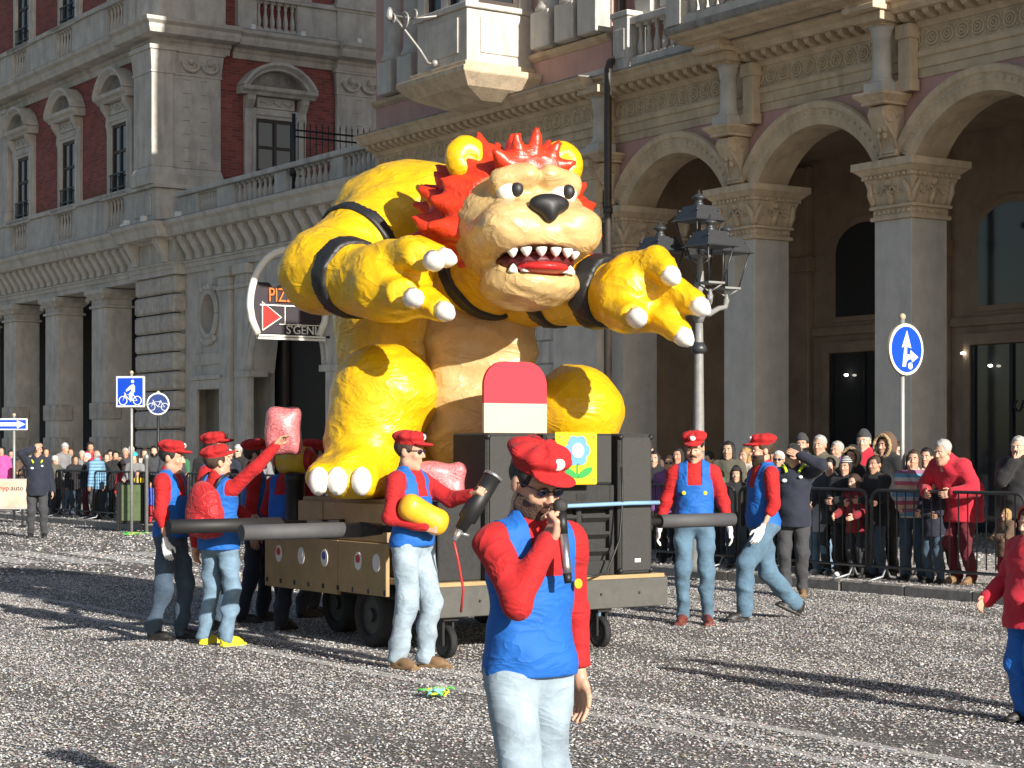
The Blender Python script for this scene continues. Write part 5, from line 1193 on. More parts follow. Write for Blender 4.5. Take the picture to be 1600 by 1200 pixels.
cb_ = thing('cutout_board', 'plain rounded board, red above and pale pink below, standing on the loudspeakers', 'board', cartpt(-.2, .52, 1.783), FROT)
def rrect(y0, y1, z0, z1, r, top):
    pts = [(y0, z0), (y1, z0)]
    if not top: return pts + [(y1, z1), (y0, z1)]
    return pts + [(y1 - r + r * math.cos(R(a)), z1 - r + r * math.sin(R(a))) for a in range(0, 91, 10)] + [(y0 + r - r * math.cos(R(a)), z1 - r + r * math.sin(R(a))) for a in range(90, -1, -10)]
P('lower_panel', MB().ext(rrect(0, .62, 0, .24, 0, False), -.015, .015, 'x'), mat('pale_pink_card', (.66, .42, .34), .5, .04), cb_)
P('upper_panel', MB().ext(rrect(0, .62, .241, .58, .2, True), -.015, .015, 'x'), mat('red_card', (.6, .03, .05), .45, .04), cb_)
P('back_strut', MB().box(-.3, -.016, .3, .34, 0, .03).box(-.05, -.016, .3, .34, .03, .4), TANW, cb_)
for k in range(9): P('batten', B(-2.86 + k * .26, -2.83 + k * .26, -.068, -.0605, .46, .5), DARKM, cart)
for k, yy in enumerate((.35, .75, 1.15, 1.55, 1.95)): P('screw', MB().ball((.011, yy, .45), .012, 6, 4), STEELP if False else DARKM, cart)
tag(P('speaker_cable', MB().tube([cartpt(.03, 1.3, .62), cartpt(.06, 1.45, .605), cartpt(.03, 1.6, .64), cartpt(.04, 1.72, .9), cartpt(.03, 1.76, 1.25), cartpt(.0, 1.77, 1.5)], .01, 6), BLACK), 'black cable running up the gap between the loudspeakers', 'cable')
# ---------------------------------------------------------------- sacks, launcher and bits on the deck
SACK = mat('pink_confetti_sack', (.55, .16, .17), .35, .5, 45, .5, 60, coat=.3)
def sack(label, c, r, M_=None, sd=0.):
    def f(p): 
        q = p; return rb(q, (0, 0, r[2]), r, min(r) * .6, M_) + .03 * np.sin(9 * q[:, 0] + sd) * np.sin(10 * q[:, 2] + sd) + .008 * np.sin(25 * q[:, 0] + 17 * q[:, 2])
    R_ = max(r) * 1.8; v, q = net(f, (-R_, -R_, -.1), (R_, R_, R_ * 1.5), .025); v[:, 2] -= v[:, 2].min()
    return tag(link('confetti_sack', npmesh('confetti_sack', v, q), SACK, loc=c), label, 'sack', 'sacks of confetti')
sack('pink transparent sack of confetti lying on the cart beside the belly', cartpt(-.62 + .1, .25, 1.24), (.28, .2, .15))
sack('pink sack of confetti held up by a raised hand at the rear of the cart', (-1.98, 16.7, 1.6), (.15, .14, .22), sd=2.)
sack('slim pink sack of confetti hanging beside the launcher on the front deck', cartpt(-.3, .3, .602), (.12, .12, .3), sd=4.)
bx_ = thing('speaker_plinth', 'dark flat box carrying the pink sack in front of the belly', 'box', cartpt(-.75, .05, .602), FROT)
P('box_body', B(.16, .62, 0, .42, 0, .635), SPK, bx_, bevel=.01); P('box_lid', B(.15, .63, -.01, .43, .6352, .66 - .024), SPK, bx_)

cl = thing('smoke_launcher', 'upright black tube launcher standing on the rear deck of the cart', 'launcher', cartpt(-2.66, .12, .602), FROT)
P('barrel', MB().lathe([(.14, 0), (.14, .04), (.09, .06), (.09, .75), (.1, .76), (.1, .82), (.085, .83)], 0, 0, 14), BLACK, cl); P('clamp', MB().box(-.02, .02, .088, .3, .5, .54), DARKM, cl); P('handle', MB().tube([(.08, 0, .3), (.2, 0, .35), (.2, 0, .55), (.08, 0, .6)], .012, 6), DARKM, cl)
bl = thing('toy_drum', 'small yellow drum with red ends lying on top of the black launcher', 'drum', cartpt(-2.66, .12, 1.435), FROT + R(35))
P('drum_shell', MB().tube([(-.14, 0, .12), (.14, 0, .12)], .12, 18), mat('drum_yellow', (.6, .42, .03), .4, .1), bl)
for s_ in (-1, 1): P('drum_end', MB().tube([(s_ * .141, 0, .12), (s_ * .2, 0, .12)], [.122, .06], 18), mat('drum_red', (.4, .02, .02), .4, .1), bl)
sack('limp pink confetti sack on the rear deck behind the black launcher', cartpt(-2.62, .45, .602), (.16, .15, .26), sd=1.)
# ================================================================ COSTUMED PEOPLE
COST = dict(top='red', top_hem=.92, fit=.02, bib='blue', cap='red')
def cost(**k): d = dict(COST); d.update(k); return d
def world(inf, v):     # local body point -> world
    return inf['root'].matrix_basis @ (Vector(v) * inf['s'])
bpy.context.view_layer.update()
mic = person('person in red cap and blue bib singing into a microphone, wearing sunglasses', (.06, 6.75), 34, 1.655,
    dict(rh=(-.05, -.185, 1.405), rp=(-.6, -.25, -1), rhand='grip', rfront=(.2, -.9, .3), lh=(.25, .02, .86), lp=(.3, 1, 0), head=(2, 20), rf=(-.1, -.16), lf=(.11, .14), lean=2),
    cost(bottom='palejeans', shoes='wshoe', hair='short', hair_col='black', beard=True, glasses='lens', skin=0, seed=1.3, leg_fit=.02, fit=.015, beard_col='stubble'), .0085)
def yellow_button(inf, pts, r=.02):
    for p in pts: P('button', MB().ball(tuple(p), (r, r * .5, r), 10, 6), GAR['yellow'], inf['root'])
def stick_between(a, b): return (Vector(b) - Vector(a))
# microphone
bpy.context.view_layer.update()
g0 = world(mic, mic['wr']['R']); gd = Vector(mic['wr']['R'] - mic['elb']['R']).normalized()
gd = mic['root'].matrix_basis.to_3x3() @ gd
hp = g0 + gd * .08 + Vector((.02, -.025, 0))
mouth = mic['root'].matrix_basis @ (mic['HMX'] @ Vector((0, -.13, -.07)))
up_ = (mouth + Vector((0, -.03, -.01)) - hp); up_ = Vector((up_.x, up_.y, max(.04, up_.z))); up_ = Vector((-.1, .12, 1)).normalized()
top = hp + up_ * .075; low = hp - up_ * .17
mk = thing('microphone', 'silver and black handheld microphone held at the mouth', 'microphone', low)
dv = top - low
P('handle', MB().tube([Vector((0, 0, 0)), dv * .1, dv * .55], [.0155, .016, .017], 12), mat('brushed_silver', (.5, .5, .52), .3, .1, 30, metal=.9), mk)
P('base_cap', MB().tube([-dv * .14, Vector((0, 0, 0)) + dv * -.001], [.013, .0155], 12), BLACK, mk); P('neck', MB().tube([dv * .551, dv * .85], [.017, .02], 12), BLACK, mk); P('grille_ball', MB().ball(tuple(dv * .95), .026, 12, 8), GRL, mk)

mid = person('person in red cap and pale jeans holding a yellow bag and launcher beside the cart', (-.75, 14.43), 58, 1.76,
    dict(rh=(-.16, -.22, 1.08), rp=(-.5, 1, .1), rhand='grip', rfront=(0, -.2, 1), lh=(.12, -.46, 1.3), lp=(.5, .3, -1), lhand='grip', head=(12, 6), rf=(-.1, .05), lf=(.1, -.08), lean=-3),
    cost(bottom='palejeans', shoes='tan', hair='short', hair_col='brown', glasses='lens', seed=2.1, leg_fit=.026), .014)
def frot(inf): return inf['root'].matrix_basis.to_3x3()
v, q = net(lambda p: rb(p, (0, 0, 0), (.2, .09, .1), .085, rotm(0, 0, 25)) + .01 * np.sin(14 * p[:, 0]) * np.sin(12 * p[:, 2]), (-.45, -.25, -.35), (.45, .25, .35), .02)
tag(link('yellow_bag', npmesh('yellow_bag', v, q), mat('yellow_vinyl', (.75, .4, .02), .4, .1, 8, .2, 30), loc=tuple(world(mid, (-.14, -.2, 1.16))), rz=R(25)), 'soft yellow bag pressed against the hip of the person in pale jeans', 'bag')
la = thing('confetti_launcher', 'black tube confetti launcher with steel rim tilted upward over the deck', 'launcher', tuple(world(mid, (.02, -.42, 1.05))))
d_ = Vector((.22, .1, .36)).normalized()
P('barrel', MB().tube([Vector((0, 0, 0)), d_ * .08, d_ * .09, d_ * .46], [.045, .05, .072, .068], 16), BLACK, la); P('rim', MB().tube([d_ * .461, d_ * .485], .075, 16), mat('steel_rim', (.45, .45, .46), .35, .1, 20, metal=.8), la)
P('valve', MB().tube([Vector((0, 0, 0)), d_ * -.1], [.03, .02], 10).tube([d_ * -.03, d_ * -.03 + Vector((.08, 0, -.02))], .012, 6), MATS['steel_rim'], la); P('hose', MB().tube([d_ * -.1, Vector((-.02, 0, -.22)), Vector((.02, .03, -.45)), Vector((0, .1, -.62))], .01, 6), mat('red_hose', (.4, .03, .03), .5, .1), la)

boy = person('young person seen from behind in red cap, red backpack and yellow shoes reaching up', (-2.46, 16.12), 148, 1.66,
    dict(rh=(-.58, -.12, 1.80), rp=(0, .5, -1), lh=(.26, .02, .82), head=(-25, -12), rf=(-.12, .02), lf=(.17, -.02), lean=-2),
    cost(bottom='jeans', shoes='yshoe', hair='short', hair_col='brown', seed=3.3, top_hem=.86, leg_fit=.02), .015)
bp = thing('backpack', 'small shiny red backpack worn over a blue tunic', 'backpack', tuple(world(boy, (0, .14, 1.0))), R(148))
v, q = net(lambda p: su(.04, el(p, (0, .06, .2), (.17, .11, .24)), rb(p, (0, .04, .1), (.16, .09, .13), .06)) + .008 * np.sin(20 * p[:, 0] + 3) * np.sin(18 * p[:, 2]), (-.3, -.2, -.15), (.3, .3, .5), .016)
link('bag', npmesh('bag', v, q), fabric('red_satin', (.42, .012, .016), rough=.6, wr=.5, wsc=9.), bp)
for sx in (-1, 1): P('strap', MB().tube([(sx * .06, .02, .34), (sx * .1, -.03, .46), (sx * .11, -.13, .5), (sx * .12, -.26, .42)], .014, 6), BLACK, bp)
P('pocket', MB().ball((0, .13, .1), (.1, .05, .08), 12, 8), MATS['red_satin'], bp)

person('person in red cap and white gloves standing behind the young backpack wearer', (-2.95, 16.6), 75, 1.7, dict(rh=(-.27, -.08, .84), lh=(.27, .02, .86), rf=(-.1, .1), lf=(.1, -.08), head=(5, 4)), cost(bottom='darkjeans', shoes='dark', glove='white', hair='short', hair_col='black', sleeve=.35, seed=4.4), .016)
person('person in dark red cap looking up, half hidden behind the raised arm', (-2.72, 17.6), 70, 1.78, dict(head=(0, -8), lh=(.25, -.2, 1.0)), cost(bottom='darkjeans', shoes='dark', hair='short', hair_col='black', seed=5.1, skin=1), .018)
person('person in red and blue costume pushing the padded bar beside the cart rear', (-2.1, 17.6), 150, 1.66, dict(rh=(-.25, -.35, 1.05), lh=(.25, -.35, 1.05), lean=10, rf=(-.1, .15), lf=(.1, -.15)), cost(bottom='navy', shoes='dark', hair='short', hair_col='black', seed=6.2), .018)
person('person in red and blue costume squeezed between the dark red cap and the cart', (-2.45, 18.3), 95, 1.72, dict(lh=(.2, -.3, 1.1), rf=(-.1, .1), lf=(.1, -.1), head=(0, -6)), cost(bottom='navy', shoes='dark', hair='short', hair_col='brown', seed=5.1), .018)
person('person standing behind the cart with only dark trousers visible below the panel', (-1.98, 18.9), 120, 1.72, dict(rf=(-.1, .12), lf=(.1, -.1)), cost(bottom='charcoal', shoes='dark', hair='short', hair_col='black', seed=6.2), .02)
person('person pushing behind the loudspeakers, pale shoes showing under the cart', (.72, 18.0), 180, 1.6, dict(rh=(-.22, -.3, 1.0), lh=(.22, -.3, 1.0), lean=14, rf=(-.1, .2), lf=(.1, -.25)), cost(bottom='midjeans', shoes='wshoe', hair='short', hair_col='brown', seed=7.2, cap='red'), .02)
r1 = person('person with black moustache in red cap, blue bib and white gloves beside the bar end', (1.72, 18.1), -6, 1.79,
    dict(rh=(-.33, -.03, .85), lh=(.33, -.06, .86), head=(-8, 12), rf=(-.11, -.02), lf=(.12, -.06)), cost(bottom='midjeans', shoes='redshoe', glove='white', hair='short', hair_col='black', moustache=True, seed=8.8, leg_fit=.016), .014)
r2 = person('person in red cap striding past with rolled sleeves and one white glove showing', (2.42, 18.5), -72, 1.82,
    dict(rh=(-.26, .12, .88), lh=(.26, -.14, .86), head=(-8, 2), rf=(-.08, .34), lf=(.09, -.26), rft=-25, rlift=.05, drop=.05), cost(bottom='midjeans', shoes='dark', glove='white', hair='short', hair_col='brown', beard=True, sleeve=.28, seed=9.4, leg_fit=.03), .014)
yellow_button(r1, [(-.1, -.132, 1.24), (.1, -.132, 1.24)]); yellow_button(mic, [(-.1, -.138, 1.18), (.12, -.128, 1.18)], .018); yellow_button(mid, [(.1, -.135, 1.2), (-.1, -.135, 1.2)])
# police officers
def badge_set(inf):
    for c, r, m in (((-.09, -.145, 1.3), .03, 'white'), ((.09, -.145, 1.34), .025, 'white')): P('patch', MB().ball(c, (r, .008, r * .7), 10, 6), GAR[m], inf['root'])
    P('collar_flash', MB().tube([(-.13, -.02, 1.47), (-.09, -.09, 1.44), (-.07, -.13, 1.4)], .017, 6), GAR['hivis'], inf['root']); P('collar_flash', MB().tube([(.13, -.02, 1.47), (.09, -.09, 1.44), (.07, -.13, 1.4)], .017, 6), GAR['hivis'], inf['root'])
cop = person('police officer in dark uniform and cap shading the eyes beside the barrier', (3.17, 21.6), -14, 1.7, dict(lh=(.10, -.2, 1.62), lp=(1, -.2, -.3), lhand='flat', lfront=(0, -.3, -1), rh=(-.25, -.05, .85), head=(-6, 2)), dict(top='navy', top_hem=.8, fit=.035, bottom='charcoal', shoes='tan', visor='black', glasses='lens', hair='short', hair_col='black', seed=1.9), .016)
badge_set(cop)
cop2 = person('police officer in dark uniform alone on the road shading the eyes with one arm', (-8.85, 35.8), 12, 1.76, dict(rh=(-.06, -.2, 1.66), rp=(-1, -.2, -.3), rhand='flat', rfront=(0, -.3, -1), lh=(.28, -.02, .82), rf=(-.12, .03), lf=(.12, -.05)), dict(top='navy', top_hem=.78, fit=.035, bottom='charcoal', shoes='dark', hair='bald', hair_col='grey', seed=2.9), .022)
badge_set(cop2)
# children at the right edge
kid = person('child in hooded red jacket and blue trousers at the edge of the road', (3.13, 11.55), -60, 1.3, dict(rh=(-.3, -.2, 1.0), lh=(.28, -.18, .98), head=(0, 10)), dict(top='brightred', top_hem=.78, fit=.05, bottom='blue', shoes='dark', hood='brightred', hair='short', hair_col='brown', seed=4., leg_fit=.045, bulk=1.15), .014)
person('adult in dark coat standing next to the child in the red hooded jacket', (3.95, 11.3), -70, 1.7, dict(), dict(top='black', top_hem=.75, fit=.04, seed=4.5), .03)

# ================================================================ CROWD
def at_u(u, yl):
    a = (u - 800) / 3000; b_ = P0 + EY * yl; x = (a * b_.y - b_.x) / (EX.x - a * EX.y); p = b_ + EX * x; return p.x, p.y
def crowd(u, vtop, back, face, label, o, pose=None, h=.02, extra=.0, group=None):
    x, y = at_u(u, KY + back); zt = 1.65 - (vtop - 702) / 3000 * y
    return person(label, (x, y), face, max(.8, min(1.95, zt - .126 - extra)), pose, o, h, group, z=.126)
LEANR = dict(rfront=(0, 0, 1), lfront=(0, 0, 1), rh=(-.2, -.42, 1.02), lh=(.18, -.44, 1.02), lean=34, drop=.03, head=(0, -24), rp=(-.6, .5, -.2), lp=(.6, .5, -.2))
FOLD = dict(rfront=(0, -.2, 1), lfront=(0, -.2, 1), rh=(.05, -.22, 1.1), lh=(-.05, -.24, 1.12), rp=(-1, .2, -.3), lp=(1, .2, -.3))
PHOTO = dict(rfront=(1, 0, .6), lfront=(-1, 0, .6), rh=(-.06, -.3, 1.5), lh=(.06, -.3, 1.5), rp=(-.6, 0, -1), lp=(.6, 0, -1), rhand='grip', lhand='grip')
GR = 'spectators behind the barriers on the right'
crowd(1217, 705, .9, -20, 'spectator with white hair, sunglasses and a hi-vis collar behind the police officer', dict(top='hivis', top_hem=.8, fit=.035, bottom='black', hair='short', hair_col='white', glasses='lens', seed=.4))
crowd(1253, 674, 1.5, -15, 'spectator with short dark beard in dark grey beanie and dark jacket', dict(top='charcoal', top_hem=.82, fit=.035, bottom='black', beanie='charcoal', hair='wisp', hair_col='black', beard=True, seed=.9), extra=.05)
crowd(1281, 678, 1.1, -30, 'spectator with grey hair in an olive hooded jacket', dict(top='olive', top_hem=.82, fit=.04, bottom='jeans', hair='short', hair_col='grey', seed=1.4), extra=.02)
crowd(1283, 735, .55, -40, 'spectator in light grey coat half hidden beside the police officer', dict(top='lightgrey', top_hem=.72, fit=.04, bottom='jeans', shoes='wshoe', hair='long', hair_col='brown', seed=1.7))
crowd(1322, 712, .42, -35, 'child with long dark hair and patterned band leaning on the barrier in a black jacket', dict(top='black', top_hem=.8, fit=.035, bottom='black', shoes='wshoe', hair='long', hair_col='black', beanie=stripes('patterned_band', [(.02, .02, .02), (.7, .7, .7), (.02, .02, .02)], 40), seed=2.2), FOLD, extra=.03)
crowd(1332, 700, .95, -30, 'spectator in a black fur-trimmed hood behind the child with patterned band', dict(top='black', top_hem=.7, fit=.045, bottom='black', hood='black', fur='furc', hair='long', hair_col='black', seed=2.4))
crowd(1350, 668, 1.5, -25, 'tall spectator in dark beanie with red and grey jacket', dict(top='brightred', top_hem=.82, fit=.04, bottom='charcoal', beanie='charcoal', hair='wisp', hair_col='grey', seed=2.8, skin=2), extra=.05)
crowd(1384, 680, .85, -45, 'spectator in long black coat with brown hood up', dict(top='black', top_hem=.5, fit=.045, bottom='black', hood='brown', fur='furc', hair='long', hair_col='brown', seed=3.1))
crowd(1428, 703, .6, -20, 'girl in striped multicoloured jumper covering her mouth', dict(top='striped', top_hem=.85, fit=.03, bottom='darkjeans', shoes='dark', hair='long', hair_col='brown', seed=3.5), dict(lh=(.0, -.17, 1.45), lp=(.8, 0, -1), rh=(-.15, -.3, 1.0)))
ab = person('spectator in a bright red coat leaning forward on the barrier', (*at_u(1505, KY + .72), ), -48, 1.78, LEANR, dict(top='brightred', top_hem=.72, fit=.05, bottom='maroon', shoes='tan', hair='short', hair_col='grey', seed=3.9, bulk=1.1), .018, None, .126)
crowd(1592, 682, .8, -35, 'spectator in black padded jacket with hi-vis collar and hand at the mouth', dict(top='black', top_hem=.8, fit=.045, bottom='black', hair='short', hair_col='grey', skin=2, seed=4.2), dict(rh=(.0, -.17, 1.45), rp=(-.8, 0, -1)))
crowd(1572, 795, .5, -60, 'small child with curly blond hair in a brown coat behind the barrier bars', dict(top='brown', top_hem=.7, fit=.05, bottom='darkred', hair='long', hair_col='blond', seed=4.6), FOLD)
crowd(1022, 705, .8, -10, 'spectator in dark coat next to the tall narrow loudspeaker', dict(top='black', hair='long', hair_col='black', top_hem=.7, fit=.04, bottom='black', seed=.2))
crowd(1046, 712, .5, -10, 'spectator in white face scarf and dark coat behind the moustached person', dict(top='purple', hair='short', hair_col='brown', glasses='lens', top_hem=.75, fit=.035, bottom='black', seed=.6))
crowd(1138, 690, 1.2, -20, 'spectator with long dark hair between the two costumed people on the bar side', dict(top='olive', hair='long', hair_col='black', top_hem=.75, fit=.03, bottom='darkjeans', seed=1.1))
crowd(1150, 730, .5, -10, 'child in dark hat behind the striding person', dict(top='black', beanie='black', hair='long', hair_col='brown', top_hem=.75, fit=.03, bottom='darkjeans', seed=1.6))
crowd(1460, 740, .5, -45, 'spectator in dark clothes crouched between the striped jumper and the red coat', dict(top='navy', hair='short', hair_col='black', top_hem=.75, fit=.03, bottom='darkjeans', seed=2.1), FOLD)
XR = [(1012, 690, 1.9, 'tall spectator in brown jacket behind the dark coat', 'brown', 'short', 'brown'), (1060, 700, 1.5, 'spectator in grey jacket behind the moustached person', 'grey', 'long', 'black'), (1112, 705, .6, 'spectator in dark green jacket between the costumed pair', 'green', 'short', 'black'), (1165, 700, 1.8, 'spectator with blond hair behind the striding person', 'cream', 'long', 'blond'),
 (1200, 698, 1.6, 'spectator in maroon coat behind the white-haired spectator', 'maroon', 'short', 'brown'), (1300, 715, .6, 'spectator with short black hair pressed between the olive jacket and the patterned band', 'charcoal', 'short', 'black'), (1308, 690, 2.0, 'spectator in purple jacket behind the fur-trimmed hood', 'purple', 'short', 'grey'), (1368, 712, .5, 'teenager in dark jacket leaning by the barrier joint', 'black', 'short', 'brown'),
 (1405, 690, 1.9, 'spectator in camel coat behind the striped jumper', 'camel', 'long', 'brown'), (1448, 700, 1.4, 'spectator in navy coat behind the striped jumper', 'navy', 'short', 'black'), (1478, 705, 1.7, 'spectator in dark grey coat behind the bright red coat', 'charcoal', 'long', 'black'), (1340, 740, .4, 'small child in red coat holding the barrier bars', 'darkred', 'long', 'brown')]
for i, (u, vt, bk_, lab, tp, hk, hcol) in enumerate(XR):
    crowd(u, vt, bk_, -20 - 9 * (i % 4), lab, dict(top=tp, hair=hk, hair_col=hcol, top_hem=.76, fit=.035, bottom=['black', 'darkjeans', 'charcoal'][i % 3], seed=float(i % 3), skin=i % 3), [dict(), FOLD, dict(rh=(-.2, -.35, 1.05), lh=(.2, -.35, 1.05), lean=8, rfront=(0, 0, 1), lfront=(0, 0, 1))][i % 3], .022)
HL = .026
LC = [(3, 698, .9, -5, 'spectator in bright pink jacket by the one-way sign', dict(top='pink', hair='long', hair_col='black')),
 (37, 706, 1.2, 10, 'spectator with long light brown hair beside the sign post', dict(top='brown', hair='long', hair_col='blond', bottom='black')),
 (86, 712, .6, 60, 'spectator with white hair in olive coat leaning on the barrier by the officer', dict(top='olive', hair='short', hair_col='white')),
 (96, 690, 1.4, 55, 'spectator in pale green beanie and grey coat', dict(top='grey', beanie='lightgrey', hair='wisp', hair_col='grey')),
 (117, 712, .7, 40, 'young spectator with curly brown hair in a black jacket', dict(top='black', hair='long', hair_col='brown')),
 (136, 708, .5, -80, 'spectator with white hair in navy coat and blue sleeves', dict(top='navy', hair='short', hair_col='white', bottom='maroon')),
 (151, 704, .35, -120, 'spectator in quilted light blue jacket seen from behind', dict(top='quilted', hair='bald', hair_col='grey', bottom='charcoal')),
 (140, 690, 1.8, 20, 'spectator in red coat with dark hair behind the navy coat', dict(top='brightred', hair='short', hair_col='black')),
 (166, 708, 1.1, 30, 'spectator in dark coat beside the quilted jacket', dict(top='black', hair='short', hair_col='brown')),
 (180, 705, .9, 30, 'spectator in black coat holding up a phone', dict(top='black', hair='short', hair_col='black')),
 (196, 700, 1.3, 10, 'spectator in grey jacket under the cycle route sign', dict(top='charcoal', hair='short', hair_col='grey')),
 (213, 704, .5, -10, 'child in turquoise hat behind the green bin', dict(top='grey', beanie='teal', hair='long', hair_col='brown')),
 (195, 725, .4, 20, 'small child in red and yellow costume above the green bin', dict(top='brightred', hair='short', hair_col='brown', bottom='yellow')),
 (216, 735, .4, -20, 'small child in yellow sleeves above the green bin', dict(top='yellow', hair='long', hair_col='brown', bottom='royal')),
 (240, 697, .9, 20, 'bearded spectator in dark grey coat next to the round cycle sign', dict(top='charcoal', hair='short', hair_col='black', beard=True)),
 (266, 690, .7, 30, 'smiling spectator in long charcoal coat close to the gloved costumed person', dict(top='charcoal', hair='short', hair_col='black')),
 (233, 752, .3, 60, 'child in red clown costume holding the bin pole', dict(top='royal', hair='short', hair_col='brown', bottom='brightred')),
 (372, 693, 1.1, -15, 'spectator in grey beanie and sunglasses behind the costumed group', dict(top='black', beanie='lightgrey', glasses='lens', hair='wisp', hair_col='grey')),
 (358, 702, .8, -10, 'spectator with white hair behind the costumed group', dict(top='navy', hair='short', hair_col='white')),
 (392, 690, 1.5, -10, 'spectator in dark hat next to the grey beanie', dict(top='black', beanie='black', hair='wisp', hair_col='black')),
 (60, 704, 1.6, 30, 'spectator in brown coat behind the lone officer', dict(top='brown', hair='short', hair_col='black')),
 (18, 700, 1.8, 5, 'spectator in black coat and hat behind the pink jacket', dict(top='black', beanie='black', hair='wisp', hair_col='black')),
 (110, 700, 2.0, 20, 'spectator in dark green jacket in the second row by the pier', dict(top='green', hair='short', hair_col='brown')),
 (226, 700, 1.8, 10, 'spectator in cream jacket in the second row behind the bin', dict(top='cream', hair='long', hair_col='brown')),
 (72, 700, 2.1, 20, 'spectator in dark blue coat in the second row behind the officer', dict(top='navy', hair='long', hair_col='brown')),
 (48, 712, .5, 30, 'spectator in black jacket at the end of the advertising board', dict(top='black', hair='short', hair_col='grey')),
 (128, 704, 1.3, 15, 'spectator with grey hair between the curly head and the navy coat', dict(top='grey', hair='short', hair_col='grey')),
 (172, 702, 1.9, 15, 'spectator in camel coat in the second row by the pier', dict(top='camel', hair='long', hair_col='black')),
 (252, 702, 1.6, 15, 'spectator in purple coat behind the two dark coats', dict(top='purple', hair='long', hair_col='brown')),
 (280, 700, 1.4, 15, 'spectator in dark green coat behind the gloved costumed person', dict(top='green', hair='short', hair_col='brown')),
 (320, 697, 1.2, 5, 'spectator in black coat seen past the backpack wearer', dict(top='black', hair='short', hair_col='black')),
 (408, 700, .9, -10, 'spectator in grey coat beside the rear of the cart', dict(top='grey', hair='long', hair_col='brown')),
 (205, 697, 2.0, 10, 'spectator in maroon coat in the second row under the square sign', dict(top='maroon', hair='short', hair_col='grey'))]
POSES = [dict(), FOLD, PHOTO, dict(rh=(-.2, -.35, 1.05), lh=(.2, -.35, 1.05), lean=10)]
for i, (u, vt, bk_, fc, lab, o) in enumerate(LC):
    o = dict(o); o.setdefault('bottom', ['darkjeans', 'black', 'charcoal', 'jeans'][i % 4]); o['top_hem'] = .76; o['fit'] = .035; o['seed'] = (i % 3) * 1.; o['skin'] = i % 3
    crowd(u, vt, bk_, fc, lab, o, POSES[2] if 'phone' in lab else POSES[i % 4] if i % 4 != 2 else {}, HL, extra=.04 if 'beanie' in o else 0)
# ================================================================ BARRIERS
STEEL = mat('galvanised_steel', (.3, .31, .32), .45, .15, 20, metal=.6); DSTEEL = mat('dark_coated_steel', (.06, .062, .065), .5, .15, 20, metal=.4)
vb_me = MB().tube([(0, 0, .17), (0, 0, 1.0)], .008, 6).mesh('bar')
def barrier_proto():
    b = thing('crowd_barrier', 'grey steel crowd barrier with upright bars along the kerb', 'barrier', (0, 0, 0), 0, 'crowd barriers along the kerb')
    W = 2.3; c = .12
    pts = [(0.02, 0, .17), (.02, 0, 1.05 - c)] + [(.02 + c - c * math.cos(a), 0, 1.05 - c + c * math.sin(a)) for a in (.4, .8, 1.2)] + [(.02 + c, 0, 1.05), (W - .02 - c, 0, 1.05)] + [(W - .02 - c + c * math.sin(a), 0, 1.05 - c + c * math.cos(a)) for a in (.4, .8, 1.2)] + [(W - .02, 0, 1.05 - c), (W - .02, 0, .17)]
    P('frame', MB().tube(pts, .02, 8), DSTEEL, b); P('bottom_rail', MB().tube([(.02, 0, .17), (W - .02, 0, .17)], .018, 8), DSTEEL, b)
    for x in (.25, W - .25): P('foot', MB().tube([(x, -.3, .015), (x, -.06, .06), (x, 0, .17), (x, .06, .06), (x, .3, .015)], .015, 7), STEEL, b)
    n = 16
    for i in range(n): link('bar', vb_me, DSTEEL, b, loc=(.02 + (i + 1) * (W - .04) / (n + 1), 0, .04))
    return b
bp0 = barrier_proto(); first = True
for i in range(-12, 2):
    o = bp0 if first else copy_tree(bp0); first = False
    o.location = FW(5.22 + i * 2.34, KY + .26 + .02 * (i % 2), .128); o.rotation_euler = (0, 0, FROT + R(.6 * math.sin(i * 2.1)))
# ================================================================ STREET LAMP
LAMPM = mat('lamp_grey_paint', (.05, .053, .058), .4, .12, 12, metal=.3); LAMPL = mat('lamp_pale_paint', (.22, .22, .215), .5, .15, 14); LGL = mat('lantern_glass', (.95, .96, .96), .02, 0)
_b = LGL.node_tree.nodes['Principled BSDF']; _b.inputs['Transmission Weight'].default_value = 1.; _b.inputs['IOR'].default_value = 1.02
lx, ly = px(1092, 900, 24.0)[:2]
lamp = thing('street_lamp', 'tall grey cast iron street lamp with four square lanterns on curved arms', 'lamp', (lx, ly, .126), FROT)
P('post', MB().lathe([(.2, 0), (.2, .1), (.16, .16), (.13, .6), (.15, .64), (.09, .75), (.075, 1.0), (.055, 2.9), (.05, 3.1)], 0, 0, 14), LAMPL, lamp); P('collar', MB().lathe([(.07, 2.72), (.1, 2.76), (.1, 2.8), (.06, 2.86)], 0, 0, 14), LAMPM, lamp)
P('upper_post', MB().lathe([(.05, 3.1), (.09, 3.2), (.11, 3.28), (.07, 3.36), (.045, 3.5), (.08, 3.56), (.045, 3.62), (.035, 3.95), (.06, 4.0), (.03, 4.06)], 0, 0, 12), LAMPL, lamp)
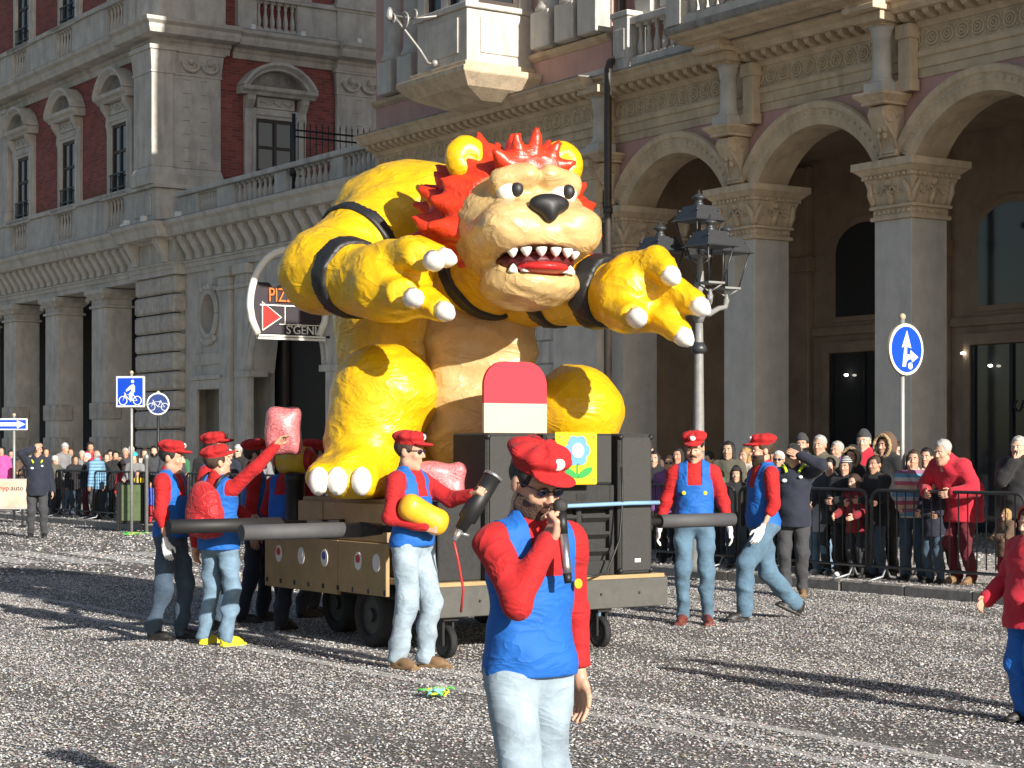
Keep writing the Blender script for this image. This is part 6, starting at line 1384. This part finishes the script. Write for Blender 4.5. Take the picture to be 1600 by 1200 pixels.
def lantern(x, y, z):
    l = P('lantern', MB().frust(-.26, .26, -.26, .26, .0, -.16, .16, -.16, .16, .2).frust(-.3, .3, -.3, .3, -.025, -.26, .26, -.26, .26, 0).lathe([(.1, .2), (.06, .25), (.05, .3), (.11, .32), (.1, .34), (.03, .38), (.01, .44)], 0, 0, 12), LAMPM, lamp, loc=(x, y, z - .03), sc=.86)
    for sx in (-1, 1):
        for sy in (-1, 1): P('lantern_bar', MB().tube([(sx * .235, sy * .235, -.026), (sx * .13, sy * .13, -.52)], .011, 6).ball((sx * .2, sy * .2, .13), .022, 6, 5), LAMPM, l)
    P('lantern_base', MB().box(-.15, .15, -.15, .15, -.55, -.52).tube([(-.12, -.12, -.55), (0, 0, -.66)], .012, 6).tube([(.12, .12, -.55), (0, 0, -.66)], .012, 6).lathe([(.02, -.8), (.035, -.7), (.02, -.62)], 0, 0, 8), LAMPL, l)
    g = MB(); a, b = .225, .122
    for k in range(4):
        c, s = math.cos(k * math.pi / 2), math.sin(k * math.pi / 2)
        def T(p): return (p[0] * c - p[1] * s, p[0] * s + p[1] * c, p[2])
        g.add([T(p) for p in ((-a, -a, -.03), (a, -a, -.03), (b, -b, -.515), (-b, -b, -.515))], [(0, 1, 2, 3)])
    P('lantern_glass', g, LGL, l)
lantern(0, 0, 4.42)
for a in (-24, 96, 216):
    c, s = math.cos(R(a)) * .5, math.sin(R(a)) * .5; lantern(c, s, 4.05)
    P('arm', MB().tube([(0, 0, 3.28), (c * .35, s * .35, 3.22), (c * .7, s * .7, 3.3), (c * .95, s * .95, 3.32), (c, s, 3.42)], [.045, .04, .035, .035, .04], 8), LAMPL, lamp)
# ================================================================ ROAD SIGNS
SBLUE = mat('sign_blue', (.005, .06, .5), .4, .04); SWHITE = mat('sign_white', (.75, .76, .76), .4, .03); POLE = mat('galvanised_pole', (.33, .33, .32), .5, .12, 10, metal=.4); SBACK = mat('sign_back', (.45, .38, .24), .6, .1)
def disc(cx, cz, r, y0, y1, n=32): return MB().ext([(cx + r * math.cos(2*math.pi*i/n), cz + r * math.sin(2*math.pi*i/n)) for i in range(n)], y0, y1, 'y')
def sign(label, loc, rz, H, pole_m=POLE):
    s_ = thing('road_sign', label, 'road sign', loc, rz); P('post', MB().tube([(0, .05, 0), (0, .05, H)], .03, 10), pole_m, s_); P('post_cap', MB().ball((0, .05, H + .02), .042, 8, 6), SBACK, s_); return s_
def poly(pts, y0, y1): return MB().ext(pts, y0, y1, 'y')
x, y = at_u(1415, KY + .55); zc = 1.65 - (546 - 702) / 3000 * y - .126
s_ = sign('round blue road sign with white straight and right arrows on a tall post', (x, y, .126), FROT + R(90) + R(4), zc + .36)
P('back_plate', disc(0, zc, .3, -.01, .02), SBACK, s_); P('rim', disc(0, zc, .298, -.014, -.0105), SWHITE, s_); P('face', disc(0, zc, .265, -.018, -.0145), SBLUE, s_)
A = [(-.08, -.2), (-.02, -.2), (.0, -.07), (.0, .03), (.075, .015), (-.0, .22), (-.09, .02), (-.045, .03), (-.08, -.2)][:-1]
P('arrow', poly([(a, zc + b) for a, b in A], -.0215, -.0185), SWHITE, s_)
P('arrow', MB().ext([(a, zc + b) for a, b in [(.005, -.06), (.06, -.055), (.06, -.005), (.2, -.085), (.09, -.15), (.08, -.11), (.03, -.115), (.0, -.14)]], -.0215, -.0185, 'y'), SWHITE, s_); P('arrow_tail', disc(.06, zc - .19, .04, -.0215, -.0185, 16), SWHITE, s_)
def bike(m, cx, cz, k, y0):
    def T(a, b): return (cx + a * k, y0, cz + b * k)
    r = .011 if k > .4 else .008
    for sx in (-1, 1): m.tube([T(sx * .36 + .2 * math.cos(t), -.28 + .2 * math.sin(t)) for t in [2*math.pi*i/18 for i in range(19)]], r, 5)
    m.tube([T(-.36, -.28), T(-.24, .05), T(-.3, .1)], r, 5); m.tube([T(-.26, 0), T(.0, -.28), T(.36, -.28), T(.14, .02), T(-.25, -.02)], r, 5); m.tube([T(0, -.28), T(.16, .08)], r, 5); return m
# square cycle sign
x, y = px(204, 0, 38.0)[:2]; zc = 1.65 - (612 - 702) / 3000 * y
s_ = sign('square blue road sign with a white cyclist on a pale post', (x, y, 0), R(-12), zc + .36)
P('back_plate', B(-.3, .3, -.01, .04, zc - .31, zc + .31), SBACK, s_, bevel=.02); P('rim', B(-.298, .298, -.016, -.0105, zc - .305, zc + .305), SWHITE, s_); P('face', B(-.265, .265, -.02, -.0165, zc - .27, zc + .27), SBLUE, s_)
m = bike(MB(), 0, zc - .06, .42, -.026); P('cycle_symbol', m, SWHITE, s_)
P('rider_symbol', MB().ball((.05, -.026, zc + .2), (.035, .006, .035), 10, 6).ext([(.0, zc + .12), (.07, zc + .15), (.1, zc + .1), (.1, zc - .0), (.03, zc - .06), (.06, zc - .18), (.0, zc - .2), (-.03, zc - .05), (.03, zc + .02), (.03, zc + .05), (-.08, zc + .0), (-.09, zc + .03)], -.0275, -.0205, 'y'), SWHITE, s_)
# round cycle sign
x, y = px(247, 0, 42.0)[:2]; zc = 1.65 - (631 - 702) / 3000 * y
s_ = sign('round dark blue road sign with a white bicycle on a black post', (x, y, .126), R(8), zc + .1, IRON)
P('back_plate', disc(0, zc - .126, .245, -.01, .03), SWHITE, s_); P('face', disc(0, zc - .126, .215, -.016, -.0105), mat('sign_navy', (.004, .03, .16), .4, .04), s_); P('cycle_symbol', bike(MB(), 0, zc - .08, .4, -.019), SWHITE, s_)
# one-way arrow sign
x, y = px(21, 0, 41.0)[:2]; zc = 1.65 - (663 - 702) / 3000 * y
s_ = sign('long blue sign with a white arrow on a grey post', (x, y, 0), R(0), zc + .18)
P('back_plate', B(-.62, .3, -.01, .02, zc - .125, zc + .125), SWHITE, s_, bevel=.01); P('face', B(-.59, .27, -.015, -.0105, zc - .095, zc + .095), SBLUE, s_); P('arrow', poly([(-.55, zc - .04), (.08, zc - .04), (.08, zc - .09), (.26, zc), (.08, zc + .09), (.08, zc + .04), (-.55, zc + .04)], -.019, -.0155), SWHITE, s_)
# advertising board
x, y = px(20, 0, 40.5)[:2]
s_ = thing('advertising_board', 'pale advertising board with red and dark lettering standing beside the barriers', 'board', (x, y, 0), R(0))
zb = 1.65 - (796 - 702) / 3000 * y; zt = 1.65 - (748 - 702) / 3000 * y
P('frame', B(-.75, .34, -.02, .02, zb, zt), mat('aluminium_frame', (.5, .48, .44), .5, .1, metal=.3), s_, bevel=.01); P('poster', B(-.7, .3, -.025, -.0205, zb + .05, zt - .05), mat('poster_paper', (.62, .45, .34), .6, .35, 3), s_)
for x_ in (-.6, .2): P('foot', MB().box(x_ - .03, x_ + .03, -.2, .2, 0, .05).box(x_ - .02, x_ + .02, -.015, .015, .05, zb), IRON, s_)
for tx, cx_, cm_ in (('auto', .1, 'dark_sign_letters'), ('hyp.', -.16, 'sticker_red')):
    o = link('lettering', text_mesh(tx, .15, .003), MATS[cm_], s_); o.matrix_local = Matrix.Translation((cx_, -.03, zt - .2)) @ Matrix.Rotation(R(90), 4, 'X')
# green bin cabinet
x, y = px(205, 0, 38.3)[:2]; bn = thing('litter_cabinet', 'dark green metal litter cabinet in a black frame at the kerb', 'bin', (x, y, 0), R(-6))
GRB = mat('green_metal', (.1, .14, .065), .5, .15, 6); P('body', B(-.25, .25, 0, .35, .16, .98), BLACK, bn, bevel=.01); P('front_panel', B(-.2, .2, -.02, -.001, .22, .94), GRB, bn, bevel=.012)
for x_ in (-.28, .28): P('leg', B(x_ - .03, x_ + .03, 0, .06, 0, 1.0), BLACK, bn, bevel=.006)
for z_ in (.4, .6, .78): P('rib', B(-.19, .19, -.03, -.0205, z_, z_ + .012), GRB, bn)
tag(P('marker_post', MB().lathe([(.035, 0), (.035, 1.45), (.05, 1.46), (.05, 1.52), (.0, 1.58)], 0, 0, 10), POLE, loc=(px(229, 0, 38.1)[0], 38.1, 0)), 'slim pale grey post beside the green cabinet', 'post')
# ================================================================ PIZZERIA SIGN
zs = thing('hanging_shop_sign', 'arched illuminated shop sign with orange lettering and red arrow over the portal', 'shop sign', FW(-18.7, -.05, 4.2), FROT + R(90))
# local: x = -(outward)... after +90deg: local x -> EY (towards wall), local y -> -EX(away); face looks to -y
NEON = mat('white_neon_tube', (.8, .78, .7), .4, .03); NBL = mat('sign_dark_panel', (.02, .012, .02), .5, .1); NOR = mat('orange_letter', (.75, .17, .03), .4, .05); NRD = mat('red_arrow', (.65, .02, .015), .4, .05)
R1 = 1.3; arc = [(-1.05 - 1.0 * math.cos(a), 0, .75 + 1.35 * math.sin(a)) for a in [math.pi * i / 26 for i in range(27)]]
P('arch_frame', MB().tube([(-1.85, 0, .12), (-2.0, 0, .45)] + arc + [(-.1, 0, .45), (-.25, 0, .12)], .085, 10), NEON, zs)
P('panel', MB().ext([(-1.8, .14)] + [(p[0] * .97 - .03, p[2] * .99) for p in arc if p[0] < -.15 and p[2] < 1.75 and p[0] < -1.9] + [(-1.85, 1.32), (-1.55, 1.32), (-1.4, 1.15), (-.15, 1.15), (-.15, .14)], .02, .06, 'y'), NBL, zs)
P('base_bar', MB().box(-1.86, -.1, -.06, .06, 0, .05).box(-1.84, -.1, -.06, .06, .07, .11), NEON, zs)
P('divider', MB().box(-1.8, -.15, -.02, .018, .78, .81).box(-1.16, -1.14, -.02, .018, .36, .778).box(-1.3, -.15, -.02, .018, .35, .37), NEON, zs)
P('arrow', poly([(-1.74, .2), (-1.74, .86), (-1.25, .52)], -.012, .018), NRD, zs); P('arrow_edge', MB().tube([(-1.74, -.02, .2), (-1.74, -.02, .86), (-1.25, -.02, .52), (-1.74, -.02, .2)], .02, 6), NEON, zs)
o = link('lettering', text_mesh('PIZZERIA', .46, .02), NOR, zs); o.matrix_local = Matrix.Translation((-.92, -.02, 1.02)) @ Matrix.Rotation(R(90), 4, 'X') @ Matrix.Diagonal((.72, 1, 1, 1))
o = link('lettering', text_mesh("S'GENI", .28, .01), NEON, zs); o.matrix_local = Matrix.Translation((-.72, -.02, .23)) @ Matrix.Rotation(R(90), 4, 'X')
P('wall_arm', MB().tube([(-.1, 0, 1.3), (.12, 0, 1.3)], .03, 6), IRON, zs); P('wall_arm', MB().tube([(-.15, 0, .1), (.12, 0, .1)], .03, 6), IRON, zs)
# ================================================================ CONFETTI AND STREAMERS
def confetti(n, y0, y1, size, name, dens=True):
    Y = y0 + (y1 - y0) * rng.random(n) ** .5 if False else np.sqrt(y0 ** 2 + (y1 ** 2 - y0 ** 2) * rng.random(n)); X = (rng.random(n) - .5) * Y * .62
    f = .5 + .5 * np.sin(1.1 * X + 2.3 * np.sin(.7 * Y)) * np.sin(1.7 * Y + .8 * X); f2 = .5 + .5 * np.sin(4.3 * X - 2 * np.sin(3.1 * Y)) * np.sin(5.1 * Y + 2.2 * np.sin(2.7 * X))
    f3 = .5 + .5 * np.sin(.9 * (X * EX.x + Y * EX.y) * .5 + 5 * (X * EY.x + Y * EY.y)); keep = rng.random(n) < (.26 + .45 * f + .35 * f2) * (.6 + .6 * f3); X, Y = X[keep], Y[keep]; n = len(X)
    lx_ = (X - P0.x) * EY.x + (Y - P0.y) * EY.y; z0 = np.where(lx_ > KY, .138, .006)
    a = rng.random(n) * 6.283; s = size * (.6 + .8 * rng.random(n)); tx, ty = rng.normal(0, .22, n), rng.normal(0, .22, n)
    V = np.zeros((n, 4, 3))
    for k, (p, q) in enumerate(((-1, -1), (1, -1), (1, 1), (-1, 1))):
        dx = (p * np.cos(a) - q * .7 * np.sin(a)) * s / 2; dy = (p * np.sin(a) + q * .7 * np.cos(a)) * s / 2
        V[:, k, 0] = X + dx; V[:, k, 1] = Y + dy; V[:, k, 2] = z0 + np.abs(tx) * .012 + dx * tx + dy * ty
    mi = rng.choice(6, n, p=[.5, .24, .08, .07, .06, .05])
    me = npmesh(name, V.reshape(-1, 3), np.arange(n * 4).reshape(-1, 4), False, mi)
    for c in ((.76, .74, .71), (.48, .46, .44), (.5, .3, .3), (.34, .42, .52), (.5, .46, .28), (.2, .19, .19)): me.materials.append(mat('paper_%d_%d' % (int(c[0] * 100), int(c[1] * 100)), c, .8, 0))
    o = bpy.data.objects.new(name, me); COL.objects.link(o); return tag(o, 'pale paper confetti scattered thickly over the asphalt', 'confetti', kind='stuff')
confetti(850000, 7.6, 25, .0118, 'confetti'); confetti(150000, 25, 46, .03, 'confetti')['label'] = 'thin pale confetti on the far stretch of road by the crossing'
def streamers(label, c, r, cols, n=16):
    m_ = thing('streamer_heap', label, 'streamers', c)
    for i in range(n):
        a = random.uniform(0, 6.28); q = random.uniform(.1, 1) * r; pts = []
        for k in range(8): t = k / 7; pts.append((math.cos(a) * q * (t - .3) + .04 * math.sin(9 * t + i), math.sin(a) * q * (t - .3) * .8 + .04 * math.cos(8 * t + i), .02 + .05 * abs(math.sin(6 * t + i))))
        P('streamer', MB().tube(pts, .008, 4), cols[i % len(cols)], m_)
SG = [mat('streamer_green', (.1, .55, .08), .6, .05), mat('streamer_yellow', (.7, .65, .05), .6, .05), mat('streamer_blue', (.2, .5, .6), .6, .05)]
streamers('heap of green and yellow paper streamers lying on the road', (-.5, 12.7, 0), .16, SG)
streamers('heap of green and orange streamers at the kerb by the green cabinet', (px(205, 0, 36.5)[0], 36.5, 0), .5, [SG[0], mat('streamer_orange', (.7, .35, .2), .6, .05), SG[0]], 20)
streamers('small heap of light green streamers behind the person with moustache', (1.6, 23.0, 0), .2, [SG[0]], 10)
